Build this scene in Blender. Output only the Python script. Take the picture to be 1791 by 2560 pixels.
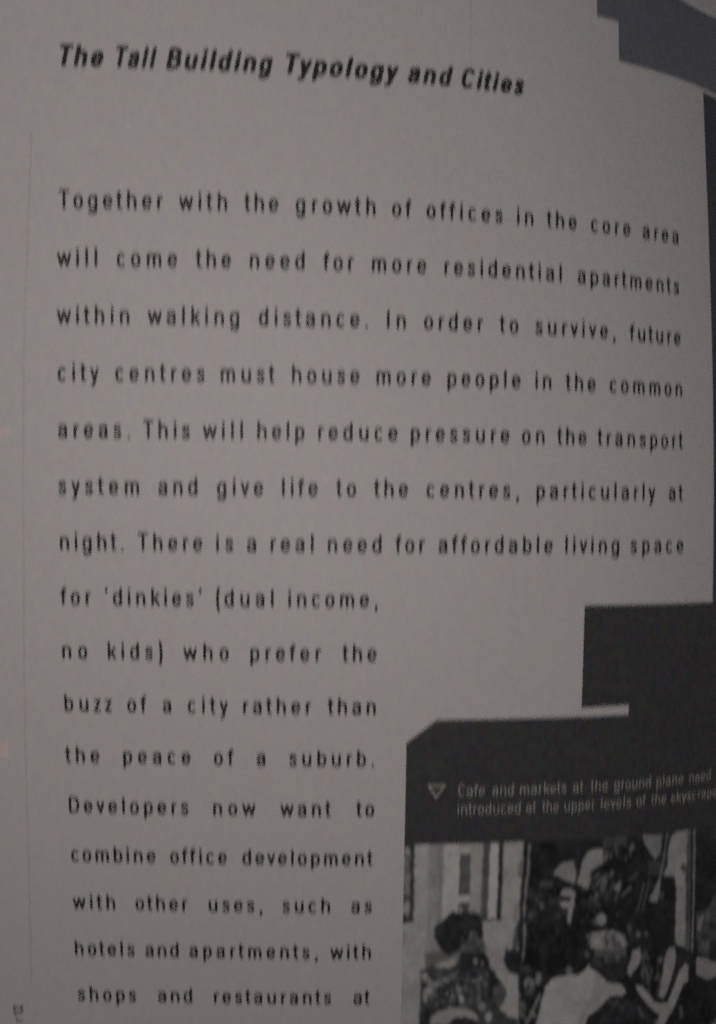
import bpy, math, random
import numpy as np

scene = bpy.context.scene
for o in list(bpy.data.objects):
    bpy.data.objects.remove(o)
COL = scene.collection
MM = 0.001
CAM_Z = 0.270                      # camera height above the table, metres

# ------------------------------------------------------------------ camera
cam = bpy.data.cameras.new('camera')
cam.sensor_fit = 'VERTICAL'; cam.sensor_height = 36.0; cam.sensor_width = 25.19
cam.lens = 36.0 * 2900 / 2560
cam.clip_start = 0.005; cam.clip_end = 20
cam.dof.use_dof = True
cam.dof.focus_distance = 0.50      # the lens missed the page: soft all over
cam.dof.aperture_fstop = (cam.lens * MM) / 0.0031
cam.dof.aperture_blades = 4
cam.dof.aperture_rotation = math.radians(45)
cam.dof.aperture_ratio = 5.2
camo = bpy.data.objects.new('camera', cam)
camo.location = (0, 0, CAM_Z)
COL.objects.link(camo)
scene.camera = camo

# ------------------------------------------------------------------ light: one dim room
world = bpy.data.worlds.new('World'); scene.world = world
world.use_nodes = True
bg = world.node_tree.nodes['Background']
bg.inputs[0].default_value = (0.60, 0.62, 0.70, 1); bg.inputs[1].default_value = 0.055

def area(name, loc, size, power, color, target):
    l = bpy.data.lights.new(name, 'AREA'); l.shape = 'DISK'; l.size = size
    l.energy = power; l.color = color
    o = bpy.data.objects.new(name, l); o.location = loc
    d = np.array(target) - np.array(loc)
    from mathutils import Vector
    o.rotation_euler = Vector(d).to_track_quat('-Z', 'Y').to_euler()
    COL.objects.link(o)
area('reading_lamp', (-0.03, 0.004, 0.335), 0.06, 0.245, (1.0, 0.955, 0.935), (-0.010, 0.0, 0.06))
area('corner_fill', (0.40, 0.55, 0.65), 0.4, 0.22, (0.88, 0.95, 0.98), (0, 0, 0.05))  # weak cool fill, added to lift the page's upper right; no actual window

vs = scene.view_settings
scene.display_settings.display_device = 'sRGB'
vs.view_transform = 'Standard'; vs.look = 'None'; vs.exposure = 0; vs.gamma = 1
vs.use_curve_mapping = False
scene.cycles.use_denoising = False          # a high-ISO picture: keep the grain
scene.cycles.use_adaptive_sampling = True
scene.cycles.adaptive_threshold = 1.0
scene.cycles.adaptive_min_samples = 4

# ------------------------------------------------------------------ materials
def mat(name, color, rough=0.6, spec=0.3, grain=0.05, grain_scale=900, tint=0.0, bump=0.0):
    m = bpy.data.materials.new(name); m.use_nodes = True
    nt = m.node_tree; b = nt.nodes['Principled BSDF']
    b.inputs['Roughness'].default_value = rough
    b.inputs['Specular IOR Level'].default_value = spec
    tc = nt.nodes.new('ShaderNodeTexCoord')
    n1 = nt.nodes.new('ShaderNodeTexNoise'); n1.inputs['Scale'].default_value = grain_scale
    n1.inputs['Detail'].default_value = 4; n1.inputs['Roughness'].default_value = 0.7
    nt.links.new(tc.outputs['Object'], n1.inputs['Vector'])
    mr = nt.nodes.new('ShaderNodeMapRange')
    mr.inputs['From Min'].default_value = 0.3; mr.inputs['From Max'].default_value = 0.7
    mr.inputs['To Min'].default_value = 1 - grain; mr.inputs['To Max'].default_value = 1 + grain
    nt.links.new(n1.outputs['Fac'], mr.inputs['Value'])
    mul = nt.nodes.new('ShaderNodeVectorMath'); mul.operation = 'MULTIPLY'
    mul.inputs[0].default_value = color[:3]
    nt.links.new(mr.outputs['Result'], mul.inputs[1])
    out = mul.outputs[0]
    if tint:
        n2 = nt.nodes.new('ShaderNodeTexNoise'); n2.inputs['Scale'].default_value = 650
        n2.inputs['Detail'].default_value = 3
        nt.links.new(tc.outputs['Object'], n2.inputs['Vector'])
        mx = nt.nodes.new('ShaderNodeMix'); mx.data_type = 'VECTOR'; mx.inputs['Factor'].default_value = 1
        sub = nt.nodes.new('ShaderNodeVectorMath'); sub.operation = 'SUBTRACT'; sub.inputs[1].default_value = (0.5, 0.5, 0.5)
        nt.links.new(n2.outputs['Color'], sub.inputs[0])
        mad = nt.nodes.new('ShaderNodeVectorMath'); mad.operation = 'MULTIPLY_ADD'
        mad.inputs[1].default_value = (tint, tint, tint); mad.inputs[2].default_value = (1, 1, 1)
        nt.links.new(sub.outputs[0], mad.inputs[0])
        m2 = nt.nodes.new('ShaderNodeVectorMath'); m2.operation = 'MULTIPLY'
        nt.links.new(out, m2.inputs[0]); nt.links.new(mad.outputs[0], m2.inputs[1])
        out = m2.outputs[0]
    nt.links.new(out, b.inputs['Base Color'])
    if bump:
        bp = nt.nodes.new('ShaderNodeBump'); bp.inputs['Strength'].default_value = bump
        bp.inputs['Distance'].default_value = 0.0001
        nt.links.new(n1.outputs['Fac'], bp.inputs['Height']); nt.links.new(bp.outputs[0], b.inputs['Normal'])
    return m, mul, out

PAPER, _, _ = mat('paper', (0.66, 0.615, 0.60), 0.55, 0.25, 0.05, 1500, 0.22, 0.15)
INK, _, _ = mat('black_ink', (0.030, 0.028, 0.026), 0.5, 0.25, 0.2, 1500, 0.3)
PANEL, _, _ = mat('charcoal_panel_ink', (0.066, 0.064, 0.066), 0.5, 0.25, 0.25, 1200, 1.1)
SLATE, _, _ = mat('slate_ink', (0.172, 0.174, 0.198), 0.5, 0.25, 0.16, 1500, 0.5)
STRIP, _, _ = mat('strip_ink', (0.060, 0.068, 0.080), 0.5, 0.25, 0.2, 1500, 0.5)
PALE, _, _ = mat('pale_caption_ink', (0.41, 0.39, 0.345), 0.55, 0.25, 0.15, 1500, 0.3)
RULE, _, _ = mat('faint_rule_ink', (0.60, 0.56, 0.548), 0.55, 0.25, 0.1, 1500, 0.3)
PINK, _, _ = mat('pale_pink_ink', (0.80, 0.655, 0.61), 0.55, 0.25, 0.05, 1500, 0.3)
RED, _, _ = mat('dark_red_ink', (0.16, 0.075, 0.06), 0.55, 0.25, 0.1, 1500, 0.3)
WOOD, _, _ = mat('dark_table_wood', (0.07, 0.045, 0.03), 0.45, 0.4, 0.35, 60, 0.2)
EDGE, _, _ = mat('page_edges', (0.52, 0.48, 0.45), 0.8, 0.1, 0.25, 2500, 0.1)
PHOTO, pmul, pout = mat('printed_photograph_ink', (1, 1, 1), 0.5, 0.25, 0.12, 1500, 0.3)
_at = PHOTO.node_tree.nodes.new('ShaderNodeAttribute'); _at.attribute_name = 'tone'
PHOTO.node_tree.links.new(_at.outputs['Color'], pmul.inputs[0])

# ------------------------------------------------------------------ the bent page, in page millimetres
# u runs right from the middle of the text, v runs down from the first text line
Q = {"h1":0.0534,"h2":0.19253,"h3":0.13715,"h4":-0.05428,"h5":-0.04121,"h6":0.12586,"w1":0.12147,"w2":0.12792,"w3":-0.00376,"w4":-0.03637,"c11":-0.07423,"c21":-0.05037,"c12":0.05736,"c22":-0.01135,"rho":0.0091,"tx":1.17022,"ty":17.37576,"tz":208.85239}
_g = np.linspace(-.9, 1.0, 1901)
_d = Q['h1']+2*Q['h2']*_g+3*Q['h3']*_g**2+4*Q['h4']*_g**3+5*Q['h5']*_g**4+6*Q['h6']*_g**5
_c = np.sqrt(1-np.clip(_d, -.97, .97)**2)
_cx = np.concatenate([[0], np.cumsum((_c[1:]+_c[:-1])/2*np.diff(_g))]); _cx -= np.interp(0, _g, _cx)
_g2 = np.linspace(-1.5, 1.5, 1501)
_d2 = Q['w1']+2*Q['w2']*_g2+3*Q['w3']*_g2**2+4*Q['w4']*_g2**3
_c2 = np.sqrt(1-np.clip(_d2, -.97, .97)**2)
_cy = np.concatenate([[0], np.cumsum((_c2[1:]+_c2[:-1])/2*np.diff(_g2))]); _cy -= np.interp(0, _g2, _cy)

def surf(u, v):
    u = np.asarray(u, float); v = np.asarray(v, float)
    t = u/100; s = (v-70)/100
    z = 100*(Q['h1']*t+Q['h2']*t**2+Q['h3']*t**3+Q['h4']*t**4+Q['h5']*t**5+Q['h6']*t**6
             + Q['w1']*s+Q['w2']*s**2+Q['w3']*s**3+Q['w4']*s**4
             + Q['c11']*t*s+Q['c21']*t*t*s+Q['c12']*t*s*s+Q['c22']*t*t*s*s)
    x = 100*np.interp(t, _g, _cx); y = 100*np.interp(s, _g2, _cy)
    c, sn = math.cos(Q['rho']), math.sin(Q['rho'])
    return np.stack([(c*x-sn*y+Q['tx'])*MM, -(sn*x+c*y+Q['ty'])*MM, CAM_Z-(z+Q['tz'])*MM], -1)

def on_page(uv, lift):
    """page millimetres -> metres, lifted along the page normal by lift mm"""
    uv = np.asarray(uv, float); u, v = uv[:, 0], uv[:, 1]
    p = surf(u, v); a = surf(u+.2, v)-surf(u-.2, v); b = surf(u, v+.2)-surf(u, v-.2)
    n = np.cross(b, a); n /= np.linalg.norm(n, axis=1)[:, None]
    return p + n*lift*MM

def mesh_obj(name, verts, faces, material, parent=None, smooth=False):
    me = bpy.data.meshes.new(name)
    me.from_pydata([tuple(map(float, p)) for p in verts], [], [tuple(f) for f in faces])
    me.materials.append(material); me.update()
    if smooth:
        me.polygons.foreach_set('use_smooth', [True]*len(me.polygons))
    o = bpy.data.objects.new(name, me); COL.objects.link(o)
    if parent: o.parent = parent
    return o

U0, U1, V0, V1 = -76.0, 86.0, -62.0, 168.0

# ------------------------------------------------------------------ table and book
table = mesh_obj('table_top', [(-.7, -.6, -.03), (.7, -.6, -.03), (.7, .6, -.03), (-.7, .6, -.03),
                               (-.7, -.6, 0), (.7, -.6, 0), (.7, .6, 0), (-.7, .6, 0)],
                 [(3, 2, 1, 0), (4, 5, 6, 7), (0, 1, 5, 4), (1, 2, 6, 5), (2, 3, 7, 6), (3, 0, 4, 7)], WOOD)
table['kind'] = 'structure'

book = bpy.data.objects.new('book', None); book.empty_display_size = 0.02
book.location = (0, 0, 0); COL.objects.link(book)
book['label'] = 'open book showing a text page with charcoal panels and a black-and-white cafe photograph'
book['category'] = 'book'

def grid_idx(nu, nv):
    return [(j*nu+i, (j+1)*nu+i, (j+1)*nu+i+1, j*nu+i+1) for j in range(nv-1) for i in range(nu-1)]

def shell(name, us, vs_, lift_top, material, parent, bottom=None, mirror=False):
    """closed body: curved top face, flat (or parallel) underside, straight sides"""
    uu, vv = np.meshgrid(us, vs_); uv = np.stack([uu.ravel(), vv.ravel()], 1)
    top = on_page(uv, lift_top)
    if bottom is None: bot = on_page(uv, lift_top-.12)
    else:
        bot = top.copy(); bot[:, 2] = bottom
    if mirror:
        gx = float(on_page([(U1, 60.)], 0)[0, 0]) + .0006
        for a in (top, bot): a[:, 0] = 2*gx-a[:, 0]
    nu, nv = len(us), len(vs_); N = nu*nv
    f = grid_idx(nu, nv)
    fb = [tuple(N+k for k in q[::-1]) for q in f]
    ring = [j for j in range(nu)] + [j*nu+nu-1 for j in range(1, nv)] + [(nv-1)*nu+i for i in range(nu-2, -1, -1)] + [j*nu for j in range(nv-2, 0, -1)]
    side = [(ring[k], ring[(k+1) % len(ring)], N+ring[(k+1) % len(ring)], N+ring[k]) for k in range(len(ring))]
    fs = f+fb+side
    if mirror: fs = [q[::-1] for q in fs]
    o = mesh_obj(name, np.concatenate([top, bot]), fs, material, parent)
    sm = [True]*(2*len(f))+[False]*len(side)
    o.data.polygons.foreach_set('use_smooth', sm)
    return o

page = shell('page', np.arange(U0, U1+.1, 1.0), np.arange(V0, V1+.1, 1.0), 0, PAPER, book)
page['label'] = 'white text page bending down towards the gutter on its right'
shell('page_block', np.arange(U0, U1+.1, 3.0), np.arange(V0, V1+.1, 5.0), -.35, EDGE, book, bottom=.0025)
shell('facing_page', np.arange(U0, U1+.1, 3.0), np.arange(V0, V1+.1, 5.0), 0, PAPER, book, bottom=.0025, mirror=True)
cx0 = float(on_page([(U0, 60.)], 0)[0, 0]); cx1 = 2*(float(on_page([(U1, 60.)], 0)[0, 0])+.0006)-cx0
ys = on_page([(0, V0), (0, V1)], 0)[:, 1]
xa, xb, ya, yb = cx0-.004, cx1+.004, ys[1]-.004, ys[0]+.004
mesh_obj('cover', [(xa, ya, .0003), (xb, ya, .0003), (xb, yb, .0003), (xa, yb, .0003),
                   (xa, ya, .0022), (xb, ya, .0022), (xb, yb, .0022), (xa, yb, .0022)],
         [(3, 2, 1, 0), (4, 5, 6, 7), (0, 1, 5, 4), (1, 2, 6, 5), (2, 3, 7, 6), (3, 0, 4, 7)], PANEL, book)

# ------------------------------------------------------------------ ink areas that follow the paper
def clip_half(poly, ax, lim, keep_less):
    out = []
    for k in range(len(poly)):
        a, b = poly[k], poly[(k+1) % len(poly)]
        ia = (a[ax] <= lim) if keep_less else (a[ax] >= lim)
        ib = (b[ax] <= lim) if keep_less else (b[ax] >= lim)
        if ia: out.append(a)
        if ia != ib:
            t = (lim-a[ax])/(b[ax]-a[ax]); out.append((a[0]+t*(b[0]-a[0]), a[1]+t*(b[1]-a[1])))
    return out

def ink_area(name, polys, material, lift=.05, cell=1.0, parent=None):
    """one sheet of ink from one or more convex-ish outlines, cut into small cells so it follows the bend"""
    if not isinstance(polys[0][0], (tuple, list)): polys = [polys]
    verts, faces, key = [], [], {}
    def vid(p):
        k = (round(p[0], 4), round(p[1], 4))
        if k not in key: key[k] = len(verts); verts.append(k)
        return key[k]
    for poly in polys:
        us = [p[0] for p in poly]; vv = [p[1] for p in poly]; new = []
        for i in range(math.floor(min(us)/cell), math.ceil(max(us)/cell)):
            col = clip_half(clip_half(poly, 0, i*cell, False), 0, (i+1)*cell, True)
            if len(col) < 3: continue
            for j in range(math.floor(min(vv)/cell), math.ceil(max(vv)/cell)):
                c = clip_half(clip_half(col, 1, j*cell, False), 1, (j+1)*cell, True)
                ids = []
                for p in c:
                    k = vid(p)
                    if k not in ids: ids.append(k)
                if len(ids) >= 3: new.append(ids)
        area2 = sum(poly[k][0]*poly[(k+1) % len(poly)][1]-poly[(k+1) % len(poly)][0]*poly[k][1] for k in range(len(poly)))
        faces += [f[::-1] for f in new] if area2 > 0 else new
    return mesh_obj(name, on_page(verts, lift), faces, material, parent or page, True)

# charcoal panel: a block, a thin slit of bare paper, a wider block with a cut corner
panel = ink_area('printed_panel', [
    [(41.42, 69.58), (51.43, 69.58), (51.43, 88.98), (41.42, 89.2)],
    [(51.43, 69.58), (U1, 69.58), (U1, 90.85), (51.43, 90.85)],
    [(13.5, 90.85), (U1, 90.85), (U1, 115.6), (7.95, 115.6), (7.98, 95.3)]], PANEL)
panel['label'] = 'near-black panel with a cut corner and a thin white slit'
band = ink_area('printed_band', [
    [(43.95, V0), (48.85, V0), (48.85, -42.28), (43.95, -42.28)],
    [(48.85, V0), (57.0, V0), (60.0, -53.0), (63.6, -51.6), (63.6, -34.42), (48.85, -34.42)],
    [(63.6, -51.6), (69.6, -51.0), (73.5, -51.2), (77.0, -51.6), (U1, -53.2), (U1, -34.42), (63.6, -34.42)]], SLATE)
band['label'] = 'slate grey stepped band in the upper right corner'
strip = ink_area('printed_strip', [(71.2, -33.55), (U1, -33.55), (U1, 69.55), (71.2, 69.55)], STRIP)
strip['label'] = 'dark blue-grey vertical strip along the gutter'
for k, pl in enumerate(([(-75.5, 37.9), (-63.3, 38.1), (-63.3, 39.6), (-75.5, 39.6)], [(-75.5, 95.7), (-65.6, 95.8), (-65.7, 99.3), (-75.5, 99.4)])):
    ink_area('tab_mark', pl, PINK)['label'] = 'pale pink mark by the outer margin, ' + ('the thin upper one' if k == 0 else 'the taller lower one')

def ribbon(name, pts, w, material):
    P = []
    for a, b in zip(pts[:-1], pts[1:]):
        n = max(1, int(math.hypot(b[0]-a[0], b[1]-a[1])/1.0))
        P += [(a[0]+(b[0]-a[0])*k/n, a[1]+(b[1]-a[1])*k/n) for k in range(n)]
    P.append(pts[-1])
    v = [q for p in P for q in ((p[0]-w/2, p[1]), (p[0]+w/2, p[1]))]
    f = [(2*k, 2*k+2, 2*k+3, 2*k+1) for k in range(len(P)-1)]
    return mesh_obj(name, on_page(v, .05), f, material, page, True)
HAIR = [[-58.98,-10.88],[-59.5,-1.28],[-60.06,11.98],[-60.55,19.77],[-60.96,39.41],[-61.37,57.13],[-61.94,77.72],[-62.48,94.85],[-62.7,105.61],[-63.2,124.02],[-63.79,143.26]]
ribbon('margin_rule', [(-58.85, -13.5)]+HAIR+[(-63.9, 146.0)], .32, RULE)['label'] = 'faint thin vertical line beside the left text margin'
ribbon('header_rule', [(18.37, V0+.5), (18.37, -28.3)], .30, RULE)['label'] = 'faint thin vertical line above the title'

# ------------------------------------------------------------------ lettering: narrow sans drawn as strokes
def sel(cx, cy, rx, ry, a0, a1, n=14, e=2.5):
    out = []
    for k in range(n+1):
        a = math.radians(a0+(a1-a0)*k/n); c, s = math.cos(a), math.sin(a)
        out.append((cx+rx*math.copysign(abs(c)**(2/e), c), cy+ry*math.copysign(abs(s)**(2/e), s)))
    return out
def cat(pts, n=6):
    out = []
    P = [pts[0]]+list(pts)+[pts[-1]]
    for i in range(1, len(P)-2):
        for k in range(n):
            t = k/n
            out.append(tuple(.5*((2*P[i][d])+(-P[i-1][d]+P[i+1][d])*t+(2*P[i-1][d]-5*P[i][d]+4*P[i+1][d]-P[i+2][d])*t*t+(-P[i-1][d]+3*P[i][d]-3*P[i+1][d]+P[i+2][d])*t**3) for d in (0, 1)))
    out.append(pts[-1]); return out

def glyph(ch, r, A=1.36, wide=1.0):
    """stroke paths, ink width, side classes (s straight, r round, d diagonal); x-height = 1"""
    W = .68*wide; L = r; R = W-r; T = 1-r; B = r; M = W/2; H = A-r; D = -.36+r
    def arch(x0, x1): return [(x0, .60)]+sel((x0+x1)/2, .62, (x1-x0)/2, T-.62, 180, 0, 10)+[(x1, B)]
    o = sel(M, .5, M-r, .5-r, 0, 360, 28)
    if ch == 'o': return [o], W, 'rr'
    if ch == 'c': W -= .04; M = W/2; return [sel(M, .5, M-r, .5-r, 48, 312, 24)], W-.02, 'rr'
    if ch == 'e': return [sel(M, .5, M-r, .5-r, 0, 318, 26), [(R, .5), (L, .5)]], W, 'rr'
    if ch == 'a':
        W -= .02; R = W-r; M = W/2
        return [cat([(L+.02, .76), (L+.08, .88), (M, T), (R-.06, .90), (R, .72)])+[(R, B)],
                cat([(R, .57), (M, .54), (L+.06, .45), (L, .30), (L+.07, .14), (M-.03, B), (R-.05, .17), (R, .30)])], W, 'rs'
    if ch == 's':
        W = .58*wide; R = W-r; M = W/2
        return [cat([(R-.01, .75), (R-.07, .88), (M, T), (L+.06, .88), (L+.02, .74), (L+.08, .61), (M, .52), (R-.07, .42), (R, .27), (R-.07, .13), (M, B), (L+.06, .13), (L, .26)])], W, 'rr'
    if ch == 'n': return [[(L, B), (L, T)], arch(L, R)], W, 'ss'
    if ch == 'h': return [[(L, B), (L, H)], arch(L, R)], W, 'ss'
    if ch == 'm':
        W = 1.04*wide; R = W-r; M = W/2; return [[(L, B), (L, T)], arch(L, M), arch(M, R)], W, 'ss'
    if ch == 'r': W = .42*wide; return [[(L, B), (L, T)], cat([(L, .58), (L+.05, .80), (L+.16, .89), (W-r, T-.01)])], W, 'sd'
    if ch == 'u': return [[(x, 1-y) for x, y in p] for p in ([(R, B), (R, T)], [(W-x, y) for x, y in arch(L, R)])], W, 'ss'
    if ch == 'b': return [[(L, B), (L, H)], o], W, 'sr'
    if ch == 'd': return [[(R, B), (R, H)], o], W, 'rs'
    if ch == 'p': return [[(L, D), (L, T)], o], W, 'sr'
    if ch == 'q': return [[(R, D), (R, T)], o], W, 'rs'
    if ch == 'g': return [o, [(R, T), (R, -.06)]+cat([(R, -.06), (R-.06, D+.06), (M, D), (L+.06, D+.05), (L+.02, -.13)])], W, 'rs'
    if ch == 't': W = .42*wide; x = .17*wide; return [[(x, 1.30-r), (x, .26)]+cat([(x, .26), (x+.03, .13), (W-r, B)]), [(r*.6, T), (W-r, T)]], W, 'dd'
    if ch == 'f': W = .44*wide; x = .18*wide; return [[(x, B), (x, 1.08)]+cat([(x, 1.08), (x+.04, H-.06), (W-r, H)]), [(r*.6, T), (W-r, T)]], W, 'dd'
    if ch == 'i': return [[(L, B), (L, T)], [(L, H-.07), (L, H)]], 2*r, 'ss'
    if ch == 'l': return [[(L, B), (L, H)]], 2*r, 'ss'
    if ch == 'I': return [[(L, B), (L, H)]], 2*r, 'ss'
    if ch == 'k': W = .64*wide; R = W-r; return [[(L, B), (L, H)], [(L, .36), (R-.02, T)], [(L+.17, .56), (R, B)]], W, 'sd'
    if ch == 'v': W = .62*wide; return [[(r, T), (W/2, B), (W-r, T)]], W, 'dd'
    if ch == 'w': W = 1.02*wide; return [[(r, T), (W*.28, B), (W*.5, T), (W*.72, B), (W-r, T)]], W, 'dd'
    if ch == 'y': W = .62*wide; return [[(r, T), (W/2, B)], [(W-r, T), (W*.40, D+.02), (W*.22, D)]], W, 'dd'
    if ch == 'z': W = .54*wide; R = W-r; return [[(L, T), (R, T), (L, B), (R, B)]], W, 'dd'
    if ch == 'T': W = .78*wide; return [[(r, H), (W-r, H)], [(W/2, H), (W/2, B)]], W, 'dd'
    if ch == 'D':
        W = .80*wide; R = W-r
        return [[(L, B), (L, H)], [(L, H)]+sel(M-.02, A/2, R-M+.02, A/2-r, 90, -90, 16)+[(L, B)]], W, 'sr'
    if ch == 'C': W = .78*wide; return [sel(W/2, A/2, W/2-r, A/2-r, 46, 314, 26)], W-.02, 'rr'
    if ch == 'B':
        W = .78*wide; R = W-r; m = A*.52
        return [[(L, B), (L, H)], [(L, H)]+sel(M-.04, (H+m)/2, R-.05-M+.04, (H-m)/2, 90, -90, 12)+[(L, m)],
                [(L, m)]+sel(M-.04, (B+m)/2, R-M+.04, (m-B)/2, 90, -90, 12)+[(L, B)]], W, 'sr'
    if ch == '1': return [[(.05, A-.30), (.24, H), (.24, B)]], .24+r, 'ss'
    if ch == '2': W = .66; R = W-r; return [cat([(L, A-.34), (L+.05, A-.18), (W/2, H), (R-.04, A-.18), (R, A-.38), (R-.1, .62), (L, B)])+[(R, B)]], W, 'rr'
    if ch == '.': return [[(L+.01, B), (L+.01, B+.03)]], 2*r+.02, 'ss'
    if ch == ',': return [[(L+.05, B+.03), (L+.05, .02), (L, -.17)]], 2*r+.05, 'ss'
    if ch == "'": return [[(L+.02, H), (L, A-.30)]], 2*r+.02, 'ss'
    if ch == '(': W = .28; return [cat([(W-r, A+.02), (L+.02, .95), (L, .52), (L+.02, .1), (W-r, -.28)])], W, 'rd'
    if ch == ')': W = .28; return [cat([(L, A+.02), (W-r-.02, .95), (W-r, .52), (W-r-.02, .1), (L, -.28)])], W, 'sr'
    raise KeyError(ch)

_cache = {}
CASES = {1: [[3, 0]], 2: [[0, 1]], 3: [[3, 1]], 4: [[1, 2]], 6: [[0, 2]], 7: [[3, 2]], 8: [[2, 3]], 9: [[2, 0]], 11: [[2, 1]], 12: [[1, 3]], 13: [[1, 0]], 14: [[0, 3]]}
def glyph_mesh(ch, r, A, wide, step=.04):
    """outline of the stroked letter as one clean sheet (no overlaps)"""
    key = (ch, r, A, wide)
    if key in _cache: return _cache[key]
    paths, W, cls = glyph(ch, r, A, wide)
    xs = np.arange(-.1, W+.15, step); ys_ = np.arange(-.45, A+.15, step)
    X, Y = np.meshgrid(xs, ys_); S = np.full(X.shape, 9.)
    for p in paths:
        for a, b in zip(p[:-1], p[1:]):
            dx, dy = b[0]-a[0], b[1]-a[1]; L2 = dx*dx+dy*dy
            t = np.clip(((X-a[0])*dx+(Y-a[1])*dy)/L2, 0, 1) if L2 > 1e-12 else 0
            S = np.minimum(S, np.hypot(X-a[0]-t*dx, Y-a[1]-t*dy))
    S = S-r
    S[np.abs(S) < 1e-6] = 1e-6
    verts, faces, idx = [], [], {}
    def node(j, i):
        k = ('n', j, i)
        if k not in idx: idx[k] = len(verts); verts.append((xs[i], ys_[j]))
        return idx[k]
    def edge(j0, i0, j1, i1):
        k = (min((j0, i0), (j1, i1)), max((j0, i0), (j1, i1)))
        if k not in idx:
            a, b = S[j0, i0], S[j1, i1]; t = a/(a-b)
            idx[k] = len(verts); verts.append((xs[i0]+t*(xs[i1]-xs[i0]), ys_[j0]+t*(ys_[j1]-ys_[j0])))
        return idx[k]
    for j in range(len(ys_)-1):
        for i in range(len(xs)-1):
            c = [(j, i), (j, i+1), (j+1, i+1), (j+1, i)]
            ins = [S[q] < 0 for q in c]
            if not any(ins): continue
            f = []
            for k in range(4):
                a, b = c[k], c[(k+1) % 4]
                if ins[k]: f.append(node(*a))
                if ins[k] != ins[(k+1) % 4]: f.append(edge(*a, *b))
            if len(f) >= 3: faces.append(f)
    _cache[key] = (verts, faces, W, cls)
    return _cache[key]

BEAR = {'s': .13, 'r': .085, 'd': .03}
def word_layout(word, width, xh, r, A, wide, stretch):
    """letters with their x offset (mm) so that the ink fills width"""
    gl = [glyph_mesh(c, r, A, wide) for c in word]
    ink = sum(g[2] for g in gl)*xh
    gaps = [(BEAR[a[3][1]]+BEAR[b[3][0]])*xh for a, b in zip(gl[:-1], gl[1:])]
    if stretch or len(word) == 1:
        k = width/(ink+sum(gaps)); extra = 0
        if len(word) == 1: k = min(max(k, .85), 1.15)
    else:
        k = 1; extra = (width-ink-sum(gaps))/len(gaps)
        if extra < -.3*xh: k = width/(ink+sum(gaps)); extra = 0
    x = 0; out = []
    for n, g in enumerate(gl):
        out.append((g, x, k)); x += g[2]*xh*k
        if n < len(gaps): x += gaps[n]*k+extra
    return out

def text_line(name, words, v, xh, r, A, material, lift, wide=1.0, shear=0.0, stretch=False):
    V, F = [], []
    for w, ua, ub in words:
        width = ub-ua
        for _ in range(4 if shear else 1):          # a slanted word fills the same width
            n0 = len(V); pts, fs = [], []
            for g, x, k in word_layout(w, width, xh, r, A, wide, stretch):
                m0 = len(pts)
                pts += [(x+gx*xh*k+shear*gy*xh, v-gy*xh) for gx, gy in g[0]]
                fs += [[n0+m0+i for i in f] for f in g[1]]
            lo = min(p[0] for p in pts); hi = max(p[0] for p in pts)
            if shear: width *= (ub-ua)/(hi-lo)
            else: lo = 0
        V += [(ua+p[0]-lo, p[1]) for p in pts]; F += fs
    return mesh_obj(name, on_page(V, lift), F, material, page, True)

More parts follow.
